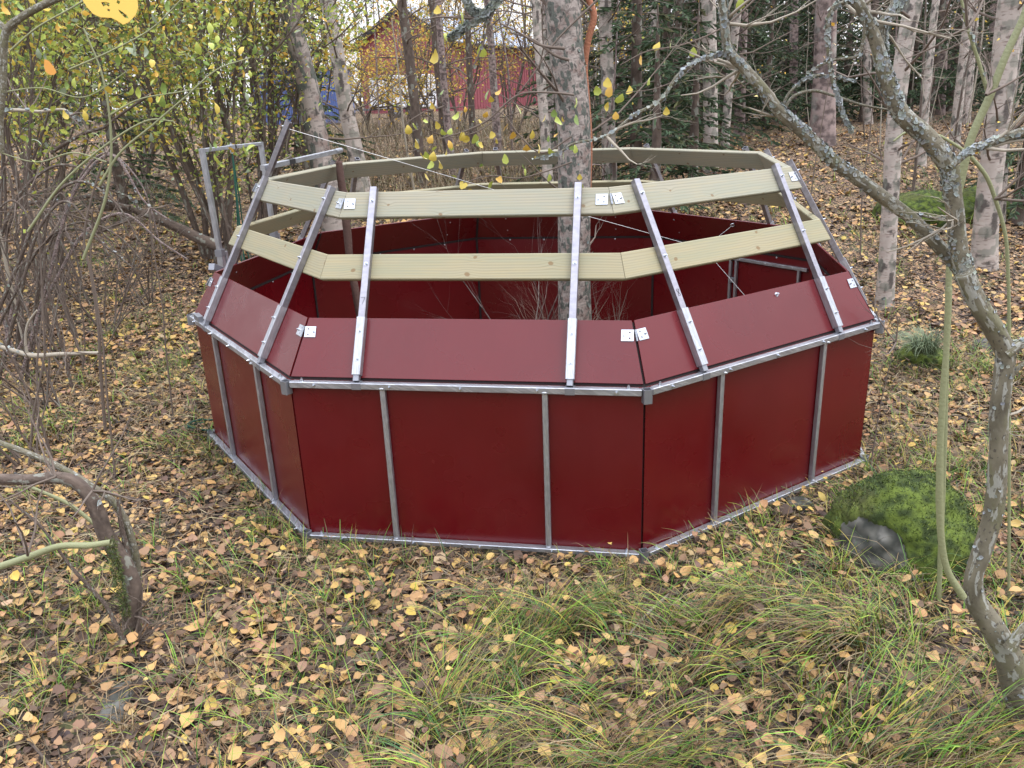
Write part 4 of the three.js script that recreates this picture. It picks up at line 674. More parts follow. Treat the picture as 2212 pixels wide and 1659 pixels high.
bigLeaf('large yellow leaf with insect holes hanging at the top left', [[236, -46], [205, -30], [192, -10], [190, 3], [198, 15], [208, 26], [221, 31], [240, 30], [252, 35], [261, 41], [272, 34], [283, 20], [288, 4], [286, -14], [270, -34]], [[[222, 2], [230, 0], [238, 2], [236, 9], [231, 6], [226, 10]], [[233, 13], [238, 14], [237, 18], [233, 17]], [[252, 12], [258, 15], [268, 22], [271, 28], [264, 27], [256, 19]], [[250, -6], [256, -4], [254, 2], [249, 0]]], 0.55, 0.0006, [0.72, 0.52, 0.10], 0.25);
bigLeaf('curled orange leaf hanging among the willow leaves at upper left', [[96, 128], [104, 130], [112, 140], [117, 150], [113, 156], [106, 158], [98, 152], [95, 142]], [], 2.5, 0.001, [0.62, 0.30, 0.05], 0.5);

// things that stand inside the pen
log('dead_stake', 'broken reddish brown dead stem standing inside the pen at left', 'dead stem', [{ p: [[778, 690], [770, 640], [757, 570], [750, 500], [744, 440], [737, 390], [732, 348]], d: 7.3, w: [15, 16, 17, 15], ground: true, part: 'stem' }, { p: [[756, 560], [748, 568], [742, 580]], d: 7.25, w: [5, 2] }, { p: [[728, 352], [731, 346], [735, 338]], d: 7.28, w: [8, 2] }], std({ color: new THREE.Color().setRGB(0.085, 0.045, 0.035), roughness: 0.85, bumpMap: alderBump, bumpScale: 0.005 }), {});
function shrub(label, u, v, d, n, len, r, o = {}) { const b = at(u, v, d); b.y = land(b.x, b.z); const t = thing(o.name || 'bare_shrub', label, 'shrub', b, o.group), G = new Geo(), tips = []; for (let k = 0; k < n; k++) { const a = rr(0, 6.28), s = rr(0.15, o.sp ?? 0.55); BRANCH(G, b.clone().add(V(rr(-0.1, 0.1), -0.05, rr(-0.1, 0.1))), V(Math.cos(a) * s + (o.lx || 0), 1, Math.sin(a) * s), len * rr(0.6, 1.1), r * rr(0.6, 1), o.depth ?? 3, { wob: 0.16, spread: 0.7, kids: 3, tips }); } mesh('stems', G.build(b), o.mat || M.twig, t).userData.kind = 'stuff'; if (o.leaves) { const F = new Geo(); for (let k = 0; k < o.leaves; k++) leafAt(F, pick(tips)[0].clone().add(V(rr(-0.06, 0.06), rr(-0.06, 0.06), rr(-0.06, 0.06))), rr(0.03, 0.055), mixLeaf(o.mix || BY), 0.7); mesh('foliage', F.build(b), M.leaf, t).userData.kind = 'stuff'; } return t; }
shrub('bare grey shrub with forked stems inside the pen left of the birch', 1130, 690, 7.7, 4, 1.5, 0.014, { mat: M.spruceBark, sp: 0.75 });
shrub('low bare twigs inside the pen at the foot of the birch', 1190, 700, 7.2, 9, 0.75, 0.005, { mat: M.twig, sp: 1.3 });
shrub('tangle of fine pale twigs inside the pen behind the lower board', 1215, 700, 7.9, 13, 0.9, 0.004, { mat: M.twigPale, sp: 1.3 });
shrub('dry low shrub inside the pen right of the birch', 1320, 690, 7.5, 10, 0.8, 0.006, { mat: M.twig, sp: 1.4 });
[[60, 640, 6.8, 'bare tangled shrub at the left edge'], [130, 620, 8, 'bare shrub left of the lichen covered fallen twig'], [200, 560, 9.5, 'bare shrub in front of the fallen trunk'], [20, 760, 5.6, 'bare shrub low at the left edge'], [300, 520, 10.6, 'thin bare shrub beside the fallen trunk'], [90, 560, 10.5, 'bare shrub behind the left edge shrubs']].forEach(([u, v, d, l], i) => shrub(l, u, v, d, 7, 1.9, 0.014, { sp: 0.9, mat: i % 2 ? M.twig : M.dark, leaves: i < 3 ? 14 : 30, mix: WL }));
log('deadwood', 'grey lichen spotted branch lying on the leaves at far left', 'branch', [{ p: [[-10, 745], [30, 758], [70, 768], [130, 765], [212, 762]], d: 6.0, w: [10, 12, 7], lich: 50 }, { p: [[60, 768], [55, 740], [60, 700], [80, 670]], d: 6.0, w: [7, 4] }], M.twigPale, { ls: 0.014, twigs: [[140, 762, 6, 3, 0.4, 0.4]] });
// thin dark saplings and stems standing in the leaf litter
[['dark thin sapling left of the pen', [[232, 860], [222, 740], [208, 640], [196, 560], [200, 480]], 5, 5.3], ['thin dark stem nearest the left corner of the pen', [[360, 770], [348, 640], [332, 540], [322, 450]], 4, 6.5], ['crooked grey sapling at the left', [[218, 810], [212, 700], [196, 590], [182, 520], [200, 420], [230, 330]], 8, 6.2], ['bare brown stem behind the right end of the pen', [[1745, 540], [1752, 420], [1770, 300], [1790, 180]], 4, 10.5], ['thin bare stem right of the back right boards', [[1858, 560], [1862, 430], [1880, 280], [1895, 120]], 4, 11], ['thin dark stem leaning above the boulder', [[1888, 960], [1905, 860], [1935, 740]], 4, 4.9]].forEach(([l, p, w, d]) => log('thin_shoot', l, 'sapling', [{ p, d, w: [w, w * 0.45], ground: true, part: 'stem' }], M.twig, { group: 'thin stems in the leaf litter', twigs: [[p[p.length - 1][0], p[p.length - 1][1], d, 3, 0.4, 0]] }));
{ // scattered far saplings
  const sap = []; for (let k = 0; k < 46; k++) { const u = k < 26 ? rr(700, 1330) : rr(1340, 2200), d = rr(14, 30); sap.push([u, d]); }
  sap.forEach(([u, d], k) => { const b = at(u, 330, d); b.y = land(b.x, b.z) - 0.05; const h = rr(3, 6), l = V(rr(-0.5, 0.5), h, rr(-0.3, 0.3)); const t = thing('thin_sapling', 'thin grey bare sapling standing in the wood behind the pen', 'sapling', b, 'thin saplings behind the pen'); const G = new Geo(), r = rr(0.012, 0.03); const pts = spline([V(0, 0, 0), l.clone().multiplyScalar(0.4).add(V(rr(-0.15, 0.15), 0, rr(-0.1, 0.1))), l.clone().multiplyScalar(0.75), l], 12); G.tube(pts, radii([r, r * 0.3], 12), 5); mesh('stem', G.build(), pick([M.dark, M.twigPale, M.spruceBark]), t); const T2 = new Geo(); for (let q = 0; q < 8; q++) BRANCH(T2, pts[Math.floor(rr(3, 12))], V(rr(-1, 1), rr(0.1, 0.9), rr(-1, 1)), rr(0.4, 1.1), 0.007, 1); mesh('twigs', T2.build(), M.twig, t).userData.kind = 'stuff'; });
}
// ---------------------------------------------------------------- stones
function rock(name, label, cat, c, sx, sy, sz, mossy, o = {}) {
  const bare = V(-0.66, 0.36, 0.66).normalize(), mossAt = (v) => (o.face ? 0.75 - 1.5 * Math.exp(-v.distanceToSquared(bare) / 0.2) + 0.4 * sm(0.4, 0.7, v.y) : v.y * 0.75 + 0.45 * v.x + 0.22 + (o.bias || 0)) + 0.9 * (fbm(v.x * 2.2 + 4, v.y * 2.2 + v.z * 1.7, v.z * 2.2, 3) - 0.5) + 1.1 * (fbm(v.x * 7 + 4, v.y * 7 + v.z * 5, v.z * 7, 4) - 0.5);
  const t = thing(name, label, cat, c); const ball = (inf, f) => { const g = new THREE.IcosahedronGeometry(1, inf ? 38 : 30); const p = g.attributes.position; for (let k = 0; k < p.count; k++) { let v = V(p.getX(k), p.getY(k), p.getZ(k)); const q = 1 + 0.30 * (fbm(v.x * 1.3 + c.x * 3, v.y * 1.3, v.z * 1.3 + 9, 3) - 0.5) + 0.14 * (fbm(v.x * 5 + v.z * 3, v.y * 5 + c.z, v.z * 5, 5) - 0.5) + f(v); v.multiplyScalar(q); p.setXYZ(k, v.x * sx, v.y * sy, v.z * sz); } const uv = g.attributes.uv; for (let k = 0; k < p.count; k++) uv.setXY(k, (p.getX(k) + 0.4 * p.getZ(k)) * 2.2, (p.getY(k) + p.getZ(k)) * 2.2); { const cl = new Float32Array(p.count * 3); for (let k = 0; k < p.count; k++) { const X = p.getX(k) * 26, Y = p.getY(k) * 26, Z = p.getZ(k) * 26; let cc; if (inf) { cc = mixc([0.024, 0.038, 0.008], [0.09, 0.125, 0.018], sm(0.3, 0.7, fbm(X, Y, Z, 2))); cc = mixc(cc, [0.08, 0.08, 0.025], 0.6 * sm(0.5, 0.7, fbm(X * 0.15, Y * 0.15 + 3, Z * 0.15, 3))); } else { cc = mixc([0.025, 0.027, 0.022], [0.085, 0.082, 0.07], sm(0.3, 0.7, fbm(X * 0.9, Y * 0.9, Z * 0.9, 4))); cc = mixc(cc, [0.15, 0.145, 0.13], 0.6 * sm(0.58, 0.68, fbm(X * 0.6 + 9, Y * 0.6, Z * 0.6, 4))); } cl.set(cc, 3 * k); } g.setAttribute('color', new THREE.BufferAttribute(cl, 3)); } const s = toCreasedNormals(g, 1.2); return s; };
  const turn = o.turn || 0; const st = mesh('stone', ball(false, () => 0), M.stoneV, t); st.rotation.y = turn;
  if (mossy) { const ms = mesh('moss', ball(true, (v) => { const cov = mossAt(v); return cov > 0.15 ? 0.004 + 0.035 * sm(0.15, 0.5, cov) + 0.012 * rnd() : -0.03; }), M.mossV, t); ms.rotation.y = turn;
    const G = new Geo(), p = ms.geometry.attributes.position; for (let k = 0; k < (o.fuzz ?? 5000); k++) { const i = Math.floor(rnd() * p.count), v = V(p.getX(i), p.getY(i), p.getZ(i)); if (v.y < 0.1 * sy) continue; const q3 = V(v.x / sx, v.y / sy, v.z / sz), cov = mossAt(q3); if (cov < 0.2) continue; leafAt(G, v.multiplyScalar(0.995), rr(0.012, 0.024), jit(rnd() < 0.3 ? [0.125, 0.165, 0.024] : [0.042, 0.072, 0.012], 0.35), 0.28, -1.1); } const f = mesh('moss_tufts', G.build(), M.blade, t); f.rotation.y = turn; f.userData.kind = 'stuff'; }
  return t;
}
{ const b = gp(1940, 1190); rock('mossy_boulder', 'large green mossy boulder beside the right front of the pen', 'boulder', b.clone().add(V(0.0, 0.06, 0.0)), 0.39, 0.39, 0.36, true, { turn: 0.1, face: true, fuzz: 14000 }); }
{ const b = gp(1722, 1100); rock('small_stone', 'small dark grey stone against the bottom rail of the pen', 'stone', b.add(V(0, 0.01, 0)), 0.10, 0.075, 0.07, false); }
{ const b = gp(1995, 470); rock('mossy_boulder', 'low green mossy boulder in the leaves behind the right limbs', 'boulder', b, 0.75, 0.42, 0.6, true, { bias: 0.3, fuzz: 4000 }); }
{ const b = gp(2110, 460); rock('mossy_boulder', 'mossy boulder left of the foot of the large white birch', 'boulder', b, 0.45, 0.4, 0.5, true, { bias: 0.2, fuzz: 2500 }); }
{ const b = gp(1990, 790); rock('mossy_stump', 'mossy stump with a grass tuft right of the pen', 'stump', b, 0.26, 0.2, 0.24, true, { bias: 0.1, fuzz: 2500 }); }
{ const b = gp(255, 1520); rock('half_buried_stone', 'dark half buried stone in the leaves at lower left', 'stone', b.add(V(0, -0.02, 0)), 0.09, 0.07, 0.15, false, { turn: 0.5 }); }
{ const b = gp(2155, 760); rock('grey_stone', 'grey stone in the grass behind the right trunk', 'stone', b, 0.24, 0.14, 0.2, false); }

// ---------------------------------------------------------------- leaf litter
const LIT = [[0.3711, 0.2262, 0.0854], [0.3313, 0.1885, 0.0804], [0.4241, 0.2764, 0.0955], [0.2651, 0.1445, 0.0704], [0.2253, 0.1320, 0.0729], [0.1590, 0.0911, 0.0502], [0.0862, 0.0503, 0.0302], [0.4108, 0.2891, 0.0654], [0.3313, 0.2262, 0.1206], [0.1192, 0.0723, 0.0452], [0.0596, 0.0364, 0.0226]];
const LITW = [0.19, 0.14, 0.13, 0.11, 0.09, 0.08, 0.07, 0.05, 0.06, 0.04, 0.04];
const OLD = [[0.0428, 0.0265, 0.0193], [0.0643, 0.0386, 0.0265], [0.0857, 0.0514, 0.0343], [0.0300, 0.0193, 0.0145], [0.0557, 0.0364, 0.0300], [0.1028, 0.0643, 0.0428]];
const litColor = (old) => { if (old) return jit(pick(OLD), 0.25); let t = rnd(); for (let k = 0; k < LIT.length; k++) if ((t -= LITW[k]) < 0) return jit(LIT[k], 0.2); return jit(LIT[0]); };
const inPen = (x, z) => { for (const s of SIDES) if ((x - s.A.x) * s.n.x + (z - s.A.z) * s.n.z > 0.05) return false; return true; };
const nearRail = (x, z) => { let m = -9; for (const s of SIDES) m = Math.max(m, (x - s.A.x) * s.n.x + (z - s.A.z) * s.n.z); return m > -0.01 && m < 0.075; };
const grassy = (x, z, s, side) => { let g = fbm(x * 0.9 + 7, z * 0.9, 11, 3); g = sm(0.42, 0.62, g); const right = sm(-0.6, 0.7, side) * sm(3.9, 3.1, s); return clamp(0.75 * g + 0.75 * right - 0.10); };
{
  const mats = SHAPES.map(() => []), cols = SHAPES.map(() => []), near = []; const m4 = new THREE.Matrix4(), q = new THREE.Quaternion(), e = new THREE.Euler();
  const put = (s, side, size, tilt, lift) => { const old = rnd() < 0.42; if (old) { tilt *= 0.5; lift *= 0.25; } const p = ground_at(s, side); const k = Math.floor(rnd() * SHAPES.length); const big = rnd() < 0.1 ? 1.3 : rnd() < 0.25 ? 0.62 : 1; const sz = size * rr(0.6, 1.15) * big; e.set(rr(-tilt, tilt), rr(0, 6.28), rr(-tilt, tilt), 'YXZ'); q.setFromEuler(e); p.y += lift * rnd() * 1.3 + 0.006; const c = litColor(old); return { old, k, p, q: q.clone(), sz, c, s, side }; };
  const bands = [[1.3, 2.6, 1350], [2.6, 4.2, 1200], [4.2, 6.5, 950], [6.5, 9.5, 650], [9.5, 14, 300], [14, 22, 130], [22, 40, 25]];
  for (const [s0, s1, den] of bands) {
    const hw = 0.78, area = hw * (s1 * s1 - s0 * s0) + 1.6 * (s1 - s0), n = Math.floor(area * den);
    for (let k = 0; k < n; k++) {
      const s = Math.sqrt(lerp(s0 * s0, s1 * s1, rnd())), side = rr(-1, 1) * (s * hw + 0.8), f = s > 12 ? 1.5 : s > 8 ? 1.2 : 1; const x = EYE.x + FW.x * s + RT.x * side, z = EYE.z + FW.z * s + RT.z * side;
      if (inPen(x, z) && rnd() < 0.75) continue; if (nearRail(x, z)) continue; const gz = grassy(x, z, s, side); if (rnd() < gz * 0.62 + 0.35 * sm(0.55, 0.75, fbm(x * 2.3, z * 2.3, 31, 3))) continue;
      const L = put(s, side, 0.056 * f, 0.6, 0.035 + 0.07 * gz);
      if (!L.old && s < 4.0 && L.p.y > land(x, z) + 0.012 && near.length < 4000) { near.push(L); continue; }
      m4.compose(L.p, L.q, V(L.sz, L.sz, L.sz)); mats[L.k].push(m4.clone()); cols[L.k].push(L.c);
    }
  }
  // the nearest three hundred that show largest stand as leaves of their own
  const vis = near.filter((L) => { const v = L.p.clone().project(camera); return Math.abs(v.x) < 1 && Math.abs(v.y) < 1; }).map((L) => [L, L.sz / L.p.distanceTo(EYE)]).sort((a, b) => b[1] - a[1]).map((x) => x[0]), keep = new Set(vis.slice(0, 300));
  const leafMats = LIT.map((c) => std({ color: new THREE.Color().setRGB(...c), roughness: 0.75, side: THREE.DoubleSide }));
  for (const L of near) { if (keep.has(L)) { const i = LIT.reduce((b, c, k) => Math.hypot(c[0] - L.c[0], c[1] - L.c[1], c[2] - L.c[2]) < Math.hypot(LIT[b][0] - L.c[0], LIT[b][1] - L.c[1], LIT[b][2] - L.c[2]) ? k : b, 0); const m = mesh('fallen_leaf', SHAPES[L.k], leafMats[i], groundMesh); m.position.copy(L.p); m.quaternion.copy(L.q); m.scale.setScalar(L.sz); } else { m4.compose(L.p, L.q, V(L.sz, L.sz, L.sz)); mats[L.k].push(m4.clone()); cols[L.k].push(L.c); } }
  const g = thing('leaf_litter', 'carpet of tan and yellow fallen birch leaves', null); g.userData.kind = 'stuff'; delete g.userData.category;
  SHAPES.forEach((sh, k) => { const I = new THREE.InstancedMesh(sh, M.litter, mats[k].length); I.name = 'leaves'; I.userData.kind = 'stuff'; I.castShadow = I.receiveShadow = true; mats[k].forEach((m, i) => { I.setMatrixAt(i, m); I.setColorAt(i, new THREE.Color().setRGB(...cols[k][i])); }); g.add(I); });
  console.log('leaves', mats.reduce((a, b) => a + b.length, 0), 'own', keep.size);
}
// ---------------------------------------------------------------- grass
function blade(G, p, dir, len, w, c0, c1, arch, seg = 5) {       // an arching blade of grass
  const sd = V(-dir.z, 0, dir.x).multiplyScalar(w / 2); let ids = null; const el0 = rr(0.9, 1.45); let q = p.clone(); 
  for (let k = 0; k <= seg; k++) { const t = k / seg, el = el0 - arch * t * rr(0.85, 1.15), ww = (1 - t) ** 0.7; const c = mixc(c0, c1, t * t); const a = G.v(q.x - sd.x * ww, q.y, q.z - sd.z * ww, 0, 0, c), b = G.v(q.x + sd.x * ww, q.y + w * 0.15, q.z + sd.z * ww, 0, 0, c); if (ids) G.quad(ids[0], ids[1], b, a); ids = [a, b]; q = q.clone().add(V(dir.x * Math.cos(el), Math.sin(el), dir.z * Math.cos(el)).multiplyScalar(len / seg)); if (q.y < land(q.x, q.z) + 0.008) q.y = land(q.x, q.z) + 0.008 + 0.01 * rnd(); }
}
const GR = [[0.0675, 0.1713, 0.0145], [0.1454, 0.2804, 0.0229], [0.0312, 0.0883, 0.0229], [0.2181, 0.3115, 0.0312], [0.3427, 0.2804, 0.0519]], ST = [[0.1620, 0.1080, 0.0510], [0.2400, 0.1860, 0.1020], [0.1020, 0.0690, 0.0360], [0.1440, 0.0810, 0.0300], [0.0540, 0.0372, 0.0228]];
{
  const G = new Geo(), D = new Geo(); let n = 0;
  const clump = (s, side, nb, len, w, flow, gr, spread) => { const p = ground_at(s, side); if (inPen(p.x, p.z)) return; const pm = fbm(p.x * 2.1 + 3, p.z * 2.1, 41, 3); if (flow !== null) { if (pm < 0.44) return; flow += 2.2 * (fbm(p.x * 1.1, p.z * 1.1, 51, 2) - 0.5); gr -= 0.3 * sm(0.5, 0.62, fbm(p.x * 3.3, p.z * 3.3, 61, 2)); } for (let k = 0; k < nb; k++) { const a = flow === null ? rr(0, 6.28) : flow + rr(-spread, spread), dir = FW.clone().multiplyScalar(-Math.sin(a)).addScaledVector(RT, Math.cos(a)); const q = p.clone().add(V(rr(-0.05, 0.05), -0.005, rr(-0.05, 0.05))); const green = rnd() < gr, c0 = jit(pick(green ? GR : ST), 0.22), c1 = rnd() < 0.4 ? jit(pick(ST), 0.2) : c0; blade(green ? G : D, q, dir, len * rr(0.55, 1.15), w * rr(0.7, 1.2), c0, c1, rr(1.0, 1.9)); n++; } };
  // general sward, sparse and strawy, thicker where it is grassy
  for (let k = 0; k < 5200; k++) { const s = Math.sqrt(lerp(1.5, 64, rnd())), side = rr(-1, 1) * (s * 0.78 + 0.8); const x = EYE.x + FW.x * s + RT.x * side, z = EYE.z + FW.z * s + RT.z * side, gz = grassy(x, z, s, side); if (rnd() > 0.22 + gz) continue; clump(s, side, Math.round(rr(6, 15)), rr(0.12, 0.26) + 0.08 * gz, 0.0038 + 0.0004 * s, null, 0.36 + 0.4 * gz, 0); }
  for (let k = 0; k < 2600; k++) { const s = Math.sqrt(lerp(64, 330, rnd())), side = rr(-1, 1) * (s * 0.72 + 0.8); const x = EYE.x + FW.x * s + RT.x * side, z = EYE.z + FW.z * s + RT.z * side, gz = grassy(x, z, s, side); if (rnd() > 0.3 + gz) continue; clump(s, side, 9, rr(0.15, 0.35), 0.0035 + 0.0004 * s, null, 0.25 + 0.35 * gz, 0); }
  // long sedges combed across the foreground
  for (let k = 0; k < 210; k++) { const s = rr(2.2, 3.5), side = rr(-0.45, 1.75); clump(s, side, 11, rr(0.32, 0.6), 0.0066, side > 1.1 ? 2.9 : rr(-0.15, 0.3) + (rnd() < 0.35 ? 3.1 : 0), 0.7, 0.4); }
  for (let k = 0; k < 190; k++) { const s = rr(1.75, 2.6), side = rr(0.1, 1.9); clump(s, side, 10, rr(0.32, 0.6), 0.0066, rr(0.2, 1.1), 0.72, 0.5); }
  for (let k = 0; k < 110; k++) clump(rr(1.7, 3.0), rr(-1.7, 0.2), 7, rr(0.22, 0.45), 0.005, null, 0.5, 0);
  // rank grass along the foot of the pen
  for (const s of SIDES) if (['L', 'F1', 'F2'].includes(s.a)) for (let k = 0; k < 46; k++) { const p = SP(s, rr(0, s.L), 0, rr(0.07, 0.25)), sd = (p.x - EYE.x) * RT.x + (p.z - EYE.z) * RT.z; clump(ahead(p), sd, Math.round(rr(4, 10)), rr(0.1, 0.22), 0.003, null, 0.5, 0); }
  for (let k = 0; k < 40; k++) { const p = gp(rr(1760, 2120), rr(1190, 1290)); clump(ahead(p), (p.x - EYE.x) * RT.x + (p.z - EYE.z) * RT.z, 9, rr(0.2, 0.4), 0.005, null, 0.6, 0); }
  // left clump by the pen
  for (let k = 0; k < 60; k++) { const p = gp(rr(190, 430), rr(690, 850)); clump(ahead(p), (p.x - EYE.x) * RT.x + (p.z - EYE.z) * RT.z, 14, rr(0.18, 0.36), 0.004, null, 0.6, 0); }
  for (let k = 0; k < 50; k++) { const p = gp(rr(1900, 2200), rr(800, 1050)); clump(ahead(p), (p.x - EYE.x) * RT.x + (p.z - EYE.z) * RT.z, 16, rr(0.2, 0.36), 0.004, null, 0.65, 0); }
  const gm = mesh('green_grass', G.build(), M.blade); tag(gm, 'green sedge blades arching over the leaf litter', null, null, 'stuff'); const dm = mesh('dry_grass', D.build(), M.blade); tag(dm, 'straw coloured dead grass among the leaves', null, null, 'stuff');
  // tuft on the stump, its own plant
  const b = gp(1985, 805), T2 = new Geo(); for (let k = 0; k < 320; k++) { const a = rr(0, 6.28), dir = V(Math.cos(a), 0, Math.sin(a)); blade(T2, b.clone().add(V(rr(-0.09, 0.09), 0.2, rr(-0.02, 0.12))), dir, rr(0.25, 0.45), 0.006, jit([0.10, 0.14, 0.07], 0.2), jit([0.14, 0.18, 0.09], 0.2), rr(1.4, 2.2)); } tag(mesh('grass_tuft', T2.build(b), M.blade), 'drooping blue green grass tuft below the mossy stump', 'grass tuft').position.copy(b);
  // fine lying straw and twig litter
  const S = new Geo(); for (let k = 0; k < 21000; k++) { const s = Math.sqrt(lerp(2, 60, rnd())), side = rr(-1, 1) * (s * 0.75 + 0.7), p = ground_at(s, side); if (inPen(p.x, p.z)) continue; const a = rr(0, 6.28), dir = V(Math.cos(a), 0, Math.sin(a)), l = rr(0.06, 0.22); p.y += rr(0.012, 0.05); const c = jit(pick(ST), 0.25), w = 0.0011 + 0.0003 * s, sd = V(-dir.z * w, 0, dir.x * w), e = p.clone().addScaledVector(dir, l), m = p.clone().addScaledVector(dir, l / 2).add(V(rr(-0.02, 0.02), rr(0, 0.03), rr(-0.02, 0.02))); e.y = land(e.x, e.z) + rr(0.01, 0.04); const P = [p, m, e].map((v) => [S.v(v.x - sd.x, v.y, v.z - sd.z, 0, 0, c), S.v(v.x + sd.x, v.y + w, v.z + sd.z, 0, 0, c)]); S.quad(P[0][0], P[0][1], P[1][1], P[1][0]); S.quad(P[1][0], P[1][1], P[2][1], P[2][0]); }
  tag(mesh('straw_litter', S.build(), M.blade), 'loose dead stalks lying on the fallen leaves', null, null, 'stuff');
  // tall dry grass and scrub in the clearing behind the pen
  const W = new Geo(); for (let k = 0; k < 9000; k++) { const u = rr(640, 1320), d = rr(15, 30), p = at(u, 300, d); p.y = land(p.x, p.z); const a = rr(0, 6.28); blade(W, p, V(Math.cos(a), 0, Math.sin(a)), rr(0.35, 0.9), 0.010, jit(pick([ST[1], ST[2], ST[4], [0.25, 0.2, 0.13], [0.13, 0.13, 0.05]]), 0.25), jit(pick([ST[1], ST[2], ST[4], [0.33, 0.26, 0.19]]), 0.25), rr(0.2, 0.9), 4); }
  tag(mesh('tall_dry_grass', W.build(), M.blade), 'tall pale dry grass of the clearing before the barn', null, null, 'stuff');
  console.log('blades', n, 'tris', (G.i.length + D.i.length + S.i.length + W.i.length) / 3);
}
// sticks on the ground
for (const [label, pts, w, mat] of [['bleached bent stick lying in the foreground grass', [[950, 1385], [985, 1420], [1030, 1440], [1100, 1445], [1180, 1452], [1240, 1458]], 7, M.twigPale], ['short pale stick in the grass below the right panel', [[1445, 1300], [1400, 1340], [1360, 1385]], 9, M.twigPale], ['dark stick at the bottom edge', [[1270, 1560], [1220, 1620], [1180, 1680]], 12, M.dark], ['dark forked twig at the bottom right', [[1500, 1570], [1600, 1585], [1660, 1610], [1700, 1660]], 6, M.twig], ['dark twig crossing the lower left corner', [[0, 1560], [60, 1610], [120, 1680]], 9, M.dark]]) {
  const P = pts.map(([u, v]) => gp(u, v).add(V(0, 0.045, 0))), G = new Geo(), o = P[0].clone(); G.tube(spline(P, 24), radii([w * mpp(3) / 2, w * mpp(3) / 3], 24), 8, { bump: 0.1, freq: 12 }); const t = mesh('ground_stick', G.build(o), mat); t.position.copy(o); tag(t, label, 'stick');
}
